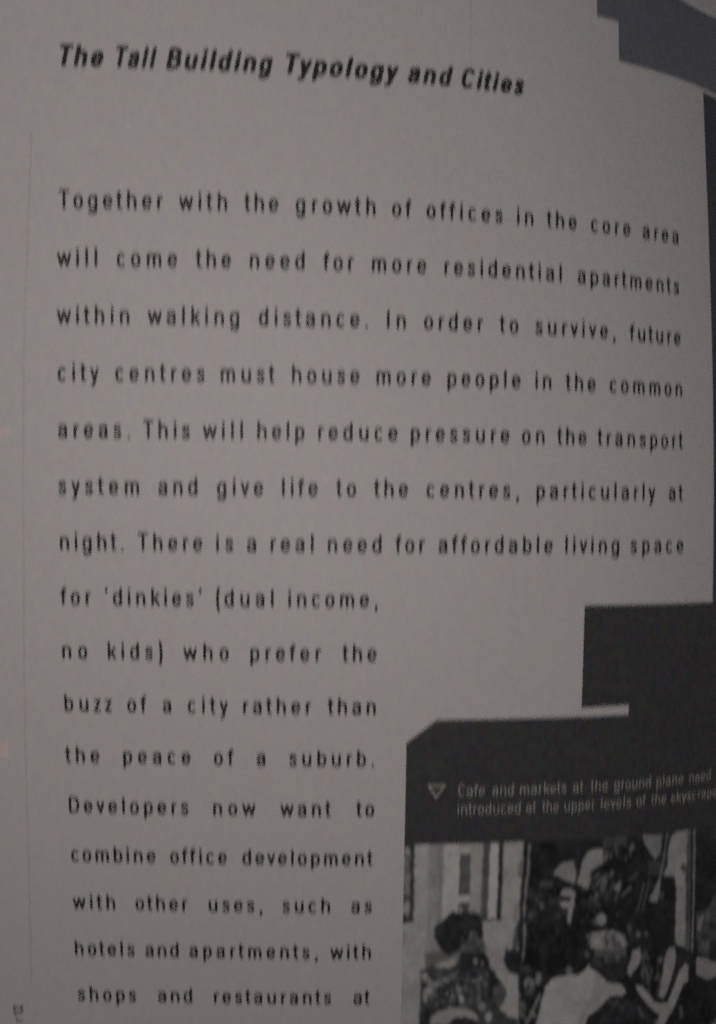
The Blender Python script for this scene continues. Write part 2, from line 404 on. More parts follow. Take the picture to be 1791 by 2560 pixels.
LINES = [[-24.35,[["The",-53.78,-46.24],["Tall",-44.08,-37.05],["Building",-35.5,-16.99],["Typology",-14.75,5.23],["and",6.85,15.2],["Cities",16.74,28.8]]],
[0.0,[["Together",-54.25,-35.98],["with",-33.24,-24.77],["the",-21.77,-15.83],["growth",-12.81,1.31],["of",4.25,7.75],["offices",10.46,24.63],["in",27.36,30.56],["the",33.22,39.28],["core",42.24,50.9],["area",53.66,62.52]]],
[10.0,[["will",-54.58,-47.48],["come",-44.07,-33.47],["the",-30.2,-24.05],["need",-20.78,-11.15],["for",-7.86,-2.45],["more",0.74,10.53],["residential",13.8,36.19],["apartments",39.38,62.4]]],
[20.0,[["within",-54.66,-41.85],["walking",-38.64,-22.55],["distance.",-19.14,0.17],["In",3.5,6.92],["order",10.16,21.05],["to",24.15,27.7],["survive,",30.96,47.35],["future",50.46,62.53]]],
[30.0,[["city",-54.62,-47.31],["centres",-44.4,-28.56],["must",-25.79,-16.26],["house",-13.23,-1.26],["more",1.72,11.52],["people",14.52,28.19],["in",31.01,34.14],["the",37.02,43.11],["common",46.04,62.73]]],
[40.0,[["areas.",-54.7,-41.78],["This",-39.55,-31.2],["will",-28.95,-21.81],["help",-19.3,-10.92],["reduce",-8.54,5.62],["pressure",7.98,26.15],["on",28.51,32.9],["the",35.4,41.31],["transport",43.56,62.84]]],
[50.0,[["system",-54.79,-40.29],["and",-36.9,-29.9],["give",-26.44,-18.21],["life",-14.89,-8.52],["to",-5.23,-1.69],["the",1.52,7.61],["centres,",10.94,28.13],["particularly",31.43,56.2],["at",59.37,62.86]]],
[60.0,[["night.",-54.73,-43.18],["There",-40.68,-29.07],["is",-26.61,-23.54],["a",-21.14,-19.45],["real",-16.89,-9.21],["need",-6.68,2.96],["for",5.47,10.8],["affordable",13.25,34.81],["living",37.26,48.4],["space",50.82,63.1]]],
[70.0,[["for",-54.85,-49.26],["'dinkies'",-46.81,-29.23],["(dual",-26.67,-16.33],["income,",-13.72,2.4]]],
[80.0,[["no",-54.89,-50.26],["kids)",-46.51,-36.49],["who",-32.73,-24.46],["prefer",-20.58,-7.74],["the",-3.88,2.27]]],
[90.0,[["buzz",-54.82,-46.01],["of",-43.2,-39.62],["a",-36.68,-35.09],["city",-32.07,-24.69],["rather",-21.95,-9.47],["than",-6.48,2.25]]],
[100.0,[["the",-55.02,-48.64],["peace",-44.24,-31.71],["of",-27.43,-23.76],["a",-19.58,-17.93],["suburb.",-13.58,2.09]]],
[110.0,[["Developers",-54.8,-32.34],["now",-27.74,-19.81],["want",-15.27,-5.85],["to",-1.13,2.21]]],
[120.0,[["combine",-54.82,-38.78],["office",-36.04,-25.31],["development",-22.44,2.05]]],
[130.0,[["with",-54.99,-46.81],["other",-42.95,-32.96],["uses,",-28.98,-18.75],["such",-14.98,-5.92],["as",-1.95,2.02]]],
[140.0,[["hotels",-55.03,-43.45],["and",-41.43,-34.95],["apartments,",-32.93,-8.26],["with",-5.89,1.94]]],
[150.0,[["shops",-54.89,-43.51],["and",-39.29,-32.6],["restaurants",-28.39,-5.65],["at",-1.37,1.82]]]]
CAPTION = [[105.88,[["Cafe",17.89,22.96],["and",24.4,28.49],["markets",29.76,39.01],["at",40.34,42.46],["the",44.02,47.66],["ground",49.05,57.17],["plane",58.56,65.08],["need",66.67,72.55]]],
[109.58,[["introduced",17.85,29.98],["at",31.07,33.02],["the",34.28,37.57],["upper",38.78,45.11],["levels",46.38,52.9],["of",54.15,56.26],["the",57.55,61.06],["skyscrape",62.26,74.71]]]]
for n, (v, words) in enumerate(LINES):
    txt = ' '.join(w[0] for w in words)
    if n == 0:
        o = text_line('heading', words, v, 2.80, .130, 1.36, INK, .05, 1.05, .20, True)
        o['label'] = 'bold slanted title reading ' + txt
    else:
        o = text_line('text_line', words, v-.06, 2.48, .100, 1.36, INK, .05)
        o['label'] = 'line of text reading ' + txt
for v, words in CAPTION:
    o = text_line('caption_line', words, v, 1.66, .068, 1.40, PALE, .10, .95, 0, True)
    o['label'] = 'pale caption line reading ' + ' '.join(w[0] for w in words)
ta = (11.95, 103.55); tb = (15.6, 103.5); tc_ = (13.7, 106.3)
tri = ink_area('caption_arrow', [ta, tb, tc_], PALE, .10, .5)
cen = ((ta[0]+tb[0]+tc_[0])/3, (ta[1]+tb[1]+tc_[1])/3)
ink_area('arrow_centre', [(cen[0]+(p[0]-cen[0])*.66, cen[1]+.0+(p[1]-cen[1])*.60) for p in (ta, tb, tc_)], PANEL, .15, .5)['label'] = 'dark middle of the outlined caption arrow'
tri['label'] = 'outlined triangle pointing down at the photograph'

# page number turned sideways in the outer margin
def side_text(name, word, u_base, v_start, xh, r, material):
    V, F = [], []; y = 0
    for c in word:
        g = glyph_mesh(c, r, 1.36, 1.0); n0 = len(V)
        for gx, gy in g[0]: V.append((u_base-gy*xh, v_start-y-gx*xh))
        F += [[n0+i for i in f] for f in g[1]]
        y += g[2]*xh+.28*xh
    return mesh_obj(name, on_page(V, .05), F, material, page, True)
side_text('running_head', 'r', -65.95, 154.75, 1.45, .13, RED)['label'] = 'dark red end of the sideways running head'
side_text('page_number', '12', -65.85, 153.2, 1.50, .12, INK)['label'] = 'small number 12 printed sideways in the margin'

# ------------------------------------------------------------------ printed black-and-white photograph
PH = [[106,[[7.14,113.89],[32.17,114.51],[34.15,157.8],[7.9,156.59]]],
[103,[[7.45,131.59],[12.62,131.67],[12.91,156.71],[7.9,156.59]]],
[38,[[7.7,113.9],[9.82,113.92],[9.96,131.79],[7.81,132.0]]],
[84,[[7.91,116.04],[9.08,116.05],[9.21,126.19],[7.92,126.18]]],
[100,[[8.17,116.2],[9.01,116.21],[8.9,117.44],[8.19,117.43]]],
[50,[[8.34,117.9],[8.9,117.9],[8.86,121.63],[8.34,121.62]]],
[92,[[8.5,118.83],[8.71,118.83],[8.68,121.0],[8.54,121.0]]],
[52,[[7.89,125.86],[9.2,125.88],[9.16,127.3],[7.94,127.29]]],
[92,[[7.94,127.37],[9.16,127.38],[9.16,130.97],[8.87,130.97],[8.71,130.01],[7.92,129.84]]],
[93,[[12.5,113.95],[15.33,114.0],[15.43,133.27],[15.38,143.34],[12.53,143.26],[12.62,133.2]]],
[86,[[14.2,113.98],[15.33,114.0],[15.37,123.93],[15.26,133.26],[14.53,133.25],[14.73,123.92]]],
[114,[[15.48,114.0],[18.47,114.06],[18.63,131.98],[15.48,131.9]]],
[102,[[16.48,116.94],[16.98,116.95],[16.98,118.03],[16.51,118.02]]],
[100,[[18.5,114.06],[23.07,114.18],[23.03,132.13],[18.68,131.98]]],
[112,[[18.68,116.37],[20.84,116.43],[20.73,117.58],[18.6,117.53]]],
[56,[[18.6,117.53],[20.66,117.58],[20.71,126.21],[18.57,126.38]]],
[46,[[18.6,117.53],[19.0,117.54],[18.97,126.39],[18.57,126.38]]],
[113,[[18.57,126.38],[20.71,126.29],[20.68,127.72],[18.55,127.65]]],
[54,[[18.55,127.73],[20.64,127.8],[20.63,130.6],[18.55,130.53]]],
[105,[[18.98,128.46],[19.3,128.55],[19.3,130.31],[18.97,130.3]]],
[57,[[23.04,114.18],[24.35,114.22],[24.35,132.1],[22.95,132.05],[22.92,122.57]]],
[122,[[24.4,115.84],[26.11,115.9],[26.09,123.47],[26.11,131.61],[24.29,131.54],[24.36,124.19]]],
[34,[[26.1,114.28],[26.86,114.31],[26.94,124.29],[26.97,132.78],[26.15,132.75],[26.14,122.68]]],
[44,[[22.93,131.56],[26.93,131.73],[26.95,133.02],[22.97,132.78]]],
[103,[[26.86,114.31],[31.58,114.49],[31.67,137.43],[32.04,149.13],[24.14,148.68],[23.5,133.04],[27.06,133.11]]],
[31,[[31.01,114.47],[84.53,120.04],[87.1,165.82],[31.76,157.63],[30.63,133.86],[30.75,124.46]]],
[78,[[29.91,120.32],[31.18,118.66],[30.79,123.51],[29.94,122.84]]],
[86,[[29.71,128.08],[30.24,128.1],[30.41,133.85],[29.28,133.79]]],
[72,[[30.56,133.85],[30.1,138.99],[29.62,138.31],[29.5,133.8]]],
[88,[[31.8,115.87],[31.71,122.27],[31.39,127.66],[31.3,131.52],[31.81,131.59],[31.9,127.73],[32.22,122.34],[32.3,115.93]]],
[56,[[31.36,131.55],[31.67,135.79],[31.68,140.73],[32.07,140.77],[32.06,135.82],[31.75,131.56]]],
[90,[[37.01,122.5],[38.0,120.9],[39.43,120.19],[41.44,120.08],[41.9,122.88],[41.75,124.95],[39.78,124.1],[38.04,123.19]]],
[80,[[39.48,120.67],[39.95,120.7],[40.0,122.28],[39.61,122.26]]],
[94,[[42.56,123.41],[43.08,119.96],[44.16,118.14],[47.18,117.96],[47.93,119.68],[47.37,121.22],[45.8,121.89],[44.95,122.39],[44.99,124.38],[44.77,126.21],[43.48,125.87],[42.09,124.97]]],
[56,[[47.18,117.88],[47.66,117.92],[47.99,120.79],[47.53,121.07]]],
[82,[[47.78,118.56],[48.43,118.53],[48.48,120.67],[47.83,120.78]]],
[78,[[48.83,118.4],[49.4,118.45],[49.42,120.11],[48.86,120.22]]],
[62,[[49.97,118.41],[50.96,118.34],[50.72,119.9],[50.15,120.01]]],
[48,[[47.22,115.84],[52.45,115.62],[52.59,117.84],[47.49,117.75]]],
[76,[[46.72,126.61],[47.0,124.54],[48.62,123.07],[48.53,125.63],[48.13,126.97]]],
[82,[[49.05,124.71],[49.4,122.5],[50.17,122.88],[49.71,124.77]]],
[88,[[49.98,126.49],[51.06,125.21],[51.71,124.95],[51.85,127.06]]],
[58,[[45.29,125.53],[46.17,125.44],[46.57,126.76],[45.77,126.85]]],
[52,[[34.56,123.86],[37.32,124.1],[37.07,125.28],[34.32,125.28]]],
[98,[[38.67,126.5],[39.41,125.83],[41.13,125.94],[41.99,126.89],[41.96,128.82],[41.5,130.57],[41.42,132.84],[41.07,133.55],[40.48,133.34],[40.49,131.63],[40.75,130.03],[39.54,129.86],[38.77,129.16],[39.39,128.56],[40.87,128.5],[40.99,127.78],[39.96,127.58],[38.94,127.32]]],
[76,[[35.71,129.48],[35.47,129.97],[35.09,130.19],[34.72,130.05],[34.51,129.61],[34.53,129.03],[34.77,128.54],[35.15,128.32],[35.52,128.46],[35.73,128.9]]],
[50,[[34.92,128.19],[34.8,128.75],[34.43,129.08],[33.96,129.06],[33.57,128.68],[33.39,128.11],[33.51,127.55],[33.88,127.22],[34.35,127.25],[34.74,127.62]]],
[52,[[34.45,131.23],[34.27,131.79],[33.76,132.12],[33.1,132.08],[32.55,131.69],[32.32,131.11],[32.5,130.55],[33.01,130.23],[33.67,130.26],[34.22,130.65]]],
[96,[[49.1,133.25],[48.93,134.06],[48.38,134.52],[47.67,134.45],[47.06,133.89],[46.79,133.04],[46.96,132.24],[47.5,131.78],[48.21,131.84],[48.82,132.41]]],
[62,[[47.8,133.54],[47.65,134.11],[47.18,134.42],[46.57,134.37],[46.06,133.97],[45.84,133.37],[45.99,132.8],[46.46,132.49],[47.06,132.54],[47.58,132.94]]],
[54,[[44.71,129.19],[44.6,129.66],[44.25,129.93],[43.81,129.89],[43.43,129.57],[43.27,129.08],[43.38,128.61],[43.72,128.35],[44.16,128.38],[44.54,128.7]]],
[54,[[47.29,127.87],[47.09,128.23],[46.54,128.42],[45.83,128.36],[45.26,128.08],[45.02,127.68],[45.21,127.32],[45.76,127.13],[46.46,127.18],[47.04,127.47]]],
[48,[[47.68,130.22],[47.18,130.33],[46.19,129.98],[45.1,129.32],[44.33,128.58],[44.16,128.06],[44.65,127.94],[45.63,128.28],[46.72,128.94],[47.5,129.69]]],
[40,[[34.77,125.76],[34.85,126.05],[34.77,126.29],[34.57,126.39],[34.33,126.31],[34.13,126.09],[34.06,125.8],[34.13,125.56],[34.33,125.46],[34.57,125.54]]],
[26,[[37.76,127.79],[37.85,128.31],[37.81,128.65],[37.65,128.68],[37.45,128.38],[37.26,127.88],[37.18,127.36],[37.22,127.02],[37.37,127.0],[37.58,127.29]]],
[30,[[34.44,126.04],[34.3,126.26],[34.0,126.35],[33.64,126.28],[33.37,126.07],[33.28,125.8],[33.41,125.58],[33.71,125.49],[34.07,125.56],[34.35,125.77]]],
[30,[[35.04,127.59],[34.89,128.12],[34.69,128.41],[34.51,128.35],[34.42,127.97],[34.46,127.42],[34.62,126.89],[34.82,126.61],[35.0,126.66],[35.08,127.04]]],
[26,[[41.31,133.59],[41.27,134.02],[41.04,134.29],[40.7,134.31],[40.38,134.06],[40.21,133.64],[40.24,133.22],[40.48,132.94],[40.82,132.93],[41.13,133.18]]],
[34,[[34.82,127.35],[34.57,128.0],[34.35,128.37],[34.23,128.31],[34.27,127.86],[34.45,127.19],[34.7,126.54],[34.92,126.18],[35.04,126.23],[35.0,126.68]]],
[34,[[37.9,128.11],[37.63,128.72],[37.31,129.03],[37.06,128.92],[36.98,128.44],[37.1,127.76],[37.37,127.16],[37.69,126.85],[37.94,126.95],[38.02,127.44]]],
[46,[[37.45,128.92],[37.54,129.39],[37.49,129.71],[37.32,129.75],[37.1,129.49],[36.9,129.04],[36.81,128.56],[36.86,128.25],[37.03,128.21],[37.26,128.46]]],
[26,[[35.15,132.41],[35.26,132.98],[35.27,133.34],[35.16,133.36],[34.99,133.03],[34.81,132.47],[34.7,131.9],[34.7,131.54],[34.8,131.52],[34.97,131.85]]],
[34,[[37.65,129.45],[37.88,130.02],[37.94,130.4],[37.82,130.45],[37.56,130.15],[37.26,129.62],[37.03,129.05],[36.97,128.67],[37.09,128.61],[37.35,128.91]]],
[40,[[41.49,131.43],[41.36,131.82],[41.17,132.02],[40.99,131.96],[40.9,131.66],[40.92,131.24],[41.05,130.85],[41.24,130.64],[41.42,130.7],[41.51,131.0]]],
[34,[[35.64,130.18],[35.69,130.45],[35.64,130.64],[35.53,130.67],[35.38,130.53],[35.26,130.27],[35.22,130.0],[35.26,129.81],[35.38,129.78],[35.53,129.92]]],
[30,[[39.96,131.01],[40.1,131.74],[40.11,132.21],[39.98,132.23],[39.77,131.79],[39.54,131.07],[39.4,130.34],[39.39,129.88],[39.52,129.86],[39.73,130.29]]],
[26,[[33.13,128.35],[32.9,129.02],[32.54,129.37],[32.2,129.27],[32.01,128.75],[32.03,128.01],[32.27,127.34],[32.62,126.99],[32.96,127.09],[33.15,127.61]]],
[34,[[41.65,125.64],[41.56,125.93],[41.39,126.09],[41.2,126.05],[41.06,125.82],[41.03,125.5],[41.12,125.2],[41.3,125.05],[41.49,125.09],[41.62,125.31]]],
[26,[[41.11,133.53],[41.09,133.87],[40.97,134.08],[40.79,134.08],[40.61,133.86],[40.52,133.52],[40.54,133.17],[40.67,132.96],[40.85,132.97],[41.02,133.18]]],
[30,[[33.9,128.34],[33.96,128.58],[33.89,128.79],[33.73,128.86],[33.53,128.79],[33.37,128.59],[33.31,128.34],[33.37,128.14],[33.54,128.07],[33.74,128.14]]],
[34,[[34.73,132.26],[34.67,132.8],[34.4,133.14],[34.02,133.14],[33.69,132.8],[33.51,132.26],[33.57,131.72],[33.84,131.39],[34.22,131.38],[34.56,131.72]]],
[26,[[34.71,133.49],[34.77,133.76],[34.74,133.94],[34.64,133.98],[34.5,133.84],[34.37,133.59],[34.31,133.32],[34.33,133.13],[34.44,133.1],[34.58,133.24]]],
[26,[[39.07,126.56],[39.11,127.11],[38.98,127.46],[38.74,127.49],[38.46,127.19],[38.27,126.66],[38.23,126.11],[38.35,125.76],[38.6,125.73],[38.87,126.03]]],
[34,[[33.34,132.95],[33.07,133.29],[32.73,133.39],[32.44,133.21],[32.33,132.83],[32.42,132.39],[32.69,132.05],[33.03,131.95],[33.31,132.12],[33.43,132.5]]],
[40,[[37.18,127.35],[37.15,127.7],[36.98,127.92],[36.75,127.92],[36.53,127.7],[36.43,127.35],[36.46,127.0],[36.63,126.78],[36.86,126.78],[37.08,127.0]]],
[30,[[38.89,129.12],[38.89,129.39],[38.75,129.58],[38.52,129.62],[38.29,129.51],[38.15,129.27],[38.15,129.0],[38.29,128.81],[38.52,128.77],[38.75,128.89]]],
[30,[[34.89,126.86],[34.91,127.24],[34.79,127.49],[34.58,127.51],[34.36,127.31],[34.22,126.95],[34.21,126.57],[34.33,126.32],[34.53,126.29],[34.75,126.5]]],
[26,[[41.41,128.59],[41.15,128.93],[40.76,129.03],[40.4,128.85],[40.2,128.46],[40.23,128.0],[40.49,127.66],[40.88,127.55],[41.24,127.73],[41.44,128.13]]],
[26,[[39.12,132.54],[39.15,132.84],[39.02,133.06],[38.8,133.11],[38.56,132.98],[38.39,132.72],[38.37,132.42],[38.5,132.2],[38.72,132.14],[38.96,132.27]]],
[30,[[41.26,133.94],[41.07,134.47],[40.83,134.75],[40.64,134.68],[40.57,134.27],[40.65,133.7],[40.84,133.17],[41.08,132.89],[41.27,132.96],[41.34,133.37]]],
[46,[[38.91,132.94],[38.71,133.55],[38.49,133.88],[38.33,133.82],[38.3,133.39],[38.41,132.75],[38.61,132.15],[38.83,131.81],[38.99,131.87],[39.02,132.3]]],
[40,[[35.72,128.77],[35.4,129.4],[35.14,129.75],[35.04,129.69],[35.13,129.24],[35.38,128.58],[35.69,127.95],[35.95,127.6],[36.06,127.66],[35.97,128.11]]],
[46,[[38.75,125.68],[38.63,126.39],[38.47,126.81],[38.34,126.78],[38.28,126.3],[38.32,125.57],[38.45,124.87],[38.6,124.45],[38.73,124.48],[38.79,124.95]]],
[40,[[33.21,126.63],[32.92,127.14],[32.59,127.39],[32.36,127.26],[32.3,126.82],[32.45,126.23],[32.74,125.72],[33.06,125.47],[33.3,125.6],[33.35,126.04]]],
[30,[[34.39,124.93],[34.63,125.6],[34.73,126.03],[34.64,126.06],[34.4,125.68],[34.1,125.04],[33.85,124.38],[33.76,123.96],[33.84,123.92],[34.09,124.3]]],
[30,[[40.66,132.56],[40.82,133.27],[40.77,133.75],[40.53,133.81],[40.19,133.43],[39.88,132.76],[39.72,132.05],[39.77,131.58],[40.01,131.52],[40.35,131.89]]],
[46,[[39.22,128.35],[39.13,128.82],[38.88,129.1],[38.56,129.07],[38.3,128.74],[38.19,128.25],[38.27,127.78],[38.52,127.5],[38.84,127.53],[39.11,127.86]]],
[46,[[32.65,125.14],[32.75,125.66],[32.74,126.0],[32.62,126.02],[32.44,125.73],[32.26,125.22],[32.16,124.7],[32.17,124.36],[32.29,124.34],[32.47,124.63]]],
[26,[[39.99,125.44],[40.16,125.95],[40.1,126.34],[39.83,126.48],[39.45,126.3],[39.11,125.88],[38.94,125.38],[39.01,124.98],[39.28,124.85],[39.65,125.02]]],
[26,[[41.14,132.96],[41.19,133.46],[41.0,133.82],[40.64,133.91],[40.26,133.69],[39.99,133.25],[39.94,132.75],[40.13,132.39],[40.48,132.3],[40.87,132.52]]],
[40,[[42.19,128.85],[42.3,129.31],[42.18,129.67],[41.87,129.8],[41.49,129.63],[41.19,129.25],[41.09,128.79],[41.21,128.43],[41.52,128.31],[41.9,128.47]]],
[34,[[41.7,133.06],[41.49,133.46],[41.21,133.63],[40.98,133.53],[40.87,133.17],[40.93,132.71],[41.14,132.31],[41.41,132.14],[41.65,132.24],[41.76,132.6]]],
[30,[[40.04,125.92],[40.01,126.64],[39.81,127.07],[39.53,127.06],[39.28,126.61],[39.14,125.88],[39.17,125.17],[39.37,124.73],[39.64,124.74],[39.9,125.2]]],
[34,[[34.04,129.94],[34.07,130.29],[33.89,130.57],[33.57,130.67],[33.25,130.56],[33.03,130.28],[33.0,129.93],[33.18,129.65],[33.5,129.54],[33.83,129.65]]],
[46,[[37.57,128.09],[37.55,128.36],[37.32,128.59],[36.97,128.69],[36.64,128.63],[36.45,128.43],[36.47,128.17],[36.69,127.94],[37.04,127.84],[37.38,127.89]]],
[26,[[38.76,126.34],[38.73,126.95],[38.56,127.32],[38.33,127.3],[38.11,126.92],[38.0,126.31],[38.03,125.7],[38.2,125.34],[38.43,125.35],[38.65,125.73]]],
[34,[[33.29,127.33],[32.98,127.85],[32.68,128.1],[32.5,127.99],[32.52,127.57],[32.72,126.99],[33.03,126.48],[33.33,126.23],[33.5,126.33],[33.49,126.76]]],
[46,[[38.98,131.81],[38.71,132.22],[38.32,132.37],[37.99,132.2],[37.83,131.77],[37.9,131.25],[38.17,130.84],[38.55,130.68],[38.89,130.86],[39.06,131.28]]],
[46,[[40.42,130.61],[40.38,131.18],[40.15,131.52],[39.83,131.52],[39.53,131.17],[39.37,130.6],[39.41,130.04],[39.63,129.7],[39.96,129.7],[40.26,130.05]]],
[34,[[34.44,132.12],[34.37,132.54],[34.1,132.8],[33.73,132.8],[33.4,132.55],[33.24,132.13],[33.31,131.71],[33.58,131.45],[33.95,131.44],[34.28,131.7]]],
[46,[[38.47,131.49],[38.55,132.2],[38.51,132.66],[38.36,132.67],[38.17,132.23],[38.0,131.52],[37.92,130.8],[37.96,130.35],[38.11,130.34],[38.3,130.77]]],
[46,[[38.36,128.55],[38.23,128.8],[37.93,128.9],[37.58,128.83],[37.31,128.6],[37.23,128.3],[37.36,128.05],[37.66,127.95],[38.01,128.02],[38.28,128.25]]],
[34,[[41.23,128.32],[41.37,128.71],[41.36,128.99],[41.19,129.07],[40.94,128.91],[40.69,128.57],[40.55,128.18],[40.56,127.9],[40.73,127.82],[40.98,127.98]]],
[26,[[33.26,134.01],[32.92,134.55],[32.53,134.77],[32.24,134.61],[32.15,134.11],[32.3,133.47],[32.64,132.94],[33.03,132.72],[33.32,132.88],[33.41,133.38]]],
[40,[[34.33,130.2],[34.58,130.94],[34.58,131.47],[34.33,131.58],[33.92,131.22],[33.52,130.55],[33.28,129.81],[33.28,129.28],[33.53,129.18],[33.93,129.53]]],
[30,[[41.97,134.84],[41.77,135.38],[41.48,135.66],[41.19,135.57],[41.03,135.14],[41.05,134.53],[41.24,133.99],[41.54,133.71],[41.83,133.81],[41.99,134.24]]],
[34,[[38.96,133.24],[38.67,133.74],[38.29,133.95],[37.97,133.79],[37.82,133.33],[37.91,132.73],[38.19,132.24],[38.57,132.03],[38.89,132.18],[39.04,132.65]]],
[30,[[34.92,129.5],[34.94,129.86],[34.84,130.1],[34.67,130.12],[34.48,129.92],[34.35,129.57],[34.33,129.21],[34.42,128.97],[34.6,128.94],[34.79,129.15]]],
[40,[[38.98,134.52],[39.08,135.28],[39.0,135.77],[38.76,135.8],[38.46,135.36],[38.22,134.61],[38.12,133.85],[38.2,133.36],[38.44,133.33],[38.74,133.77]]],
[34,[[36.83,130.64],[36.71,131.13],[36.55,131.41],[36.4,131.37],[36.33,131.03],[36.35,130.51],[36.47,130.02],[36.63,129.73],[36.77,129.77],[36.85,130.12]]],
[40,[[38.57,128.41],[38.64,128.74],[38.53,129.01],[38.28,129.11],[38.0,129.01],[37.78,128.75],[37.71,128.42],[37.82,128.15],[38.06,128.04],[38.35,128.14]]],
[34,[[42.38,134.59],[42.48,135.0],[42.39,135.32],[42.15,135.41],[41.84,135.25],[41.58,134.89],[41.48,134.47],[41.57,134.16],[41.82,134.06],[42.13,134.23]]],
[40,[[35.23,126.87],[35.37,127.52],[35.25,127.98],[34.93,128.09],[34.53,127.79],[34.19,127.21],[34.05,126.57],[34.17,126.11],[34.49,126.0],[34.89,126.29]]],
[26,[[44.61,128.73],[44.46,129.05],[44.28,129.21],[44.12,129.15],[44.05,128.88],[44.1,128.52],[44.24,128.2],[44.43,128.04],[44.59,128.11],[44.66,128.37]]],
[42,[[48.13,134.32],[48.01,134.49],[47.86,134.55],[47.74,134.48],[47.7,134.31],[47.74,134.11],[47.86,133.94],[48.01,133.88],[48.13,133.94],[48.17,134.11]]],
[26,[[44.48,134.02],[44.33,134.08],[44.18,134.03],[44.07,133.9],[44.06,133.74],[44.15,133.6],[44.3,133.55],[44.45,133.6],[44.56,133.73],[44.57,133.89]]],
[34,[[45.55,133.83],[45.25,133.96],[44.92,133.88],[44.68,133.62],[44.63,133.28],[44.78,132.99],[45.08,132.86],[45.41,132.94],[45.65,133.2],[45.7,133.54]]],
[58,[[51.7,132.88],[51.56,132.93],[51.35,132.86],[51.16,132.7],[51.06,132.51],[51.09,132.35],[51.24,132.3],[51.44,132.36],[51.63,132.53],[51.73,132.72]]],
[34,[[43.93,129.08],[44.06,129.37],[44.0,129.69],[43.76,129.92],[43.44,129.98],[43.17,129.83],[43.03,129.54],[43.1,129.22],[43.33,128.99],[43.65,128.94]]],
[42,[[44.28,133.06],[44.32,133.38],[44.2,133.61],[43.96,133.69],[43.69,133.57],[43.5,133.3],[43.46,132.99],[43.58,132.75],[43.82,132.67],[44.08,132.79]]],
[26,[[46.31,128.0],[46.16,128.06],[45.95,128.0],[45.75,127.83],[45.65,127.63],[45.68,127.47],[45.82,127.41],[46.04,127.47],[46.23,127.64],[46.33,127.84]]],
[34,[[42.61,133.81],[42.54,133.97],[42.41,134.04],[42.27,134.0],[42.17,133.86],[42.15,133.68],[42.22,133.52],[42.35,133.44],[42.49,133.48],[42.59,133.62]]],
[26,[[42.34,127.71],[42.48,128.06],[42.44,128.35],[42.24,128.47],[41.95,128.38],[41.69,128.11],[41.56,127.76],[41.6,127.47],[41.8,127.35],[42.08,127.45]]],
[50,[[51.33,134.87],[51.26,135.05],[51.08,135.14],[50.86,135.11],[50.68,134.96],[50.61,134.75],[50.67,134.57],[50.85,134.48],[51.08,134.51],[51.26,134.66]]],
[42,[[44.17,130.23],[43.92,130.41],[43.67,130.44],[43.51,130.29],[43.5,130.02],[43.65,129.75],[43.9,129.56],[44.15,129.54],[44.31,129.68],[44.32,129.95]]],
[34,[[48.34,126.97],[48.2,127.31],[47.99,127.48],[47.8,127.4],[47.7,127.12],[47.73,126.74],[47.88,126.4],[48.09,126.23],[48.28,126.3],[48.38,126.58]]],
[42,[[45.84,133.25],[45.83,133.45],[45.65,133.66],[45.35,133.79],[45.05,133.81],[44.88,133.69],[44.88,133.49],[45.07,133.28],[45.37,133.15],[45.66,133.14]]],
[26,[[45.39,127.52],[45.12,127.61],[44.83,127.53],[44.63,127.29],[44.6,126.99],[44.76,126.75],[45.03,126.65],[45.32,126.74],[45.52,126.98],[45.54,127.27]]],
[26,[[45.87,127.1],[45.75,127.37],[45.52,127.49],[45.27,127.43],[45.08,127.19],[45.04,126.88],[45.15,126.61],[45.38,126.49],[45.64,126.55],[45.82,126.79]]],
[26,[[44.69,127.66],[44.84,127.96],[44.84,128.22],[44.68,128.34],[44.42,128.27],[44.17,128.04],[44.01,127.74],[44.02,127.48],[44.18,127.36],[44.44,127.43]]],
[58,[[45.67,130.12],[45.67,130.31],[45.47,130.52],[45.17,130.67],[44.88,130.69],[44.7,130.58],[44.7,130.39],[44.9,130.18],[45.2,130.03],[45.49,130.01]]],
[26,[[45.2,133.83],[45.36,134.17],[45.39,134.4],[45.29,134.46],[45.09,134.3],[44.87,134.0],[44.72,133.67],[44.68,133.43],[44.79,133.38],[44.99,133.53]]],
[42,[[45.22,132.08],[45.17,132.33],[44.93,132.5],[44.6,132.55],[44.29,132.44],[44.13,132.22],[44.17,131.98],[44.41,131.8],[44.75,131.76],[45.05,131.87]]],
[50,[[48.51,126.88],[48.44,127.03],[48.23,127.11],[47.97,127.08],[47.75,126.96],[47.66,126.79],[47.74,126.63],[47.94,126.56],[48.21,126.58],[48.42,126.71]]],
[42,[[47.88,130.94],[47.83,131.29],[47.59,131.51],[47.25,131.52],[46.94,131.31],[46.78,130.96],[46.82,130.61],[47.06,130.39],[47.4,130.38],[47.71,130.59]]],
[50,[[44.13,126.66],[43.93,126.79],[43.6,126.75],[43.26,126.55],[43.03,126.28],[43.01,126.03],[43.2,125.9],[43.53,125.94],[43.88,126.13],[44.11,126.41]]],
[50,[[46.58,131.28],[46.68,131.61],[46.62,131.86],[46.44,131.93],[46.19,131.8],[45.98,131.52],[45.88,131.19],[45.94,130.94],[46.12,130.87],[46.37,131.0]]],
[42,[[47.56,126.87],[47.4,127.16],[47.13,127.28],[46.84,127.18],[46.65,126.91],[46.63,126.56],[46.78,126.27],[47.05,126.15],[47.34,126.25],[47.53,126.52]]],
[34,[[48.68,129.43],[48.38,129.59],[48.05,129.54],[47.83,129.31],[47.79,128.99],[47.95,128.7],[48.25,128.54],[48.57,128.59],[48.8,128.82],[48.84,129.14]]],
[72,[[46.77,122.95],[45.84,124.17],[46.17,124.43],[47.11,123.22]]],
[30,[[48.78,123.08],[47.69,124.42],[47.92,124.61],[49.02,123.28]]],
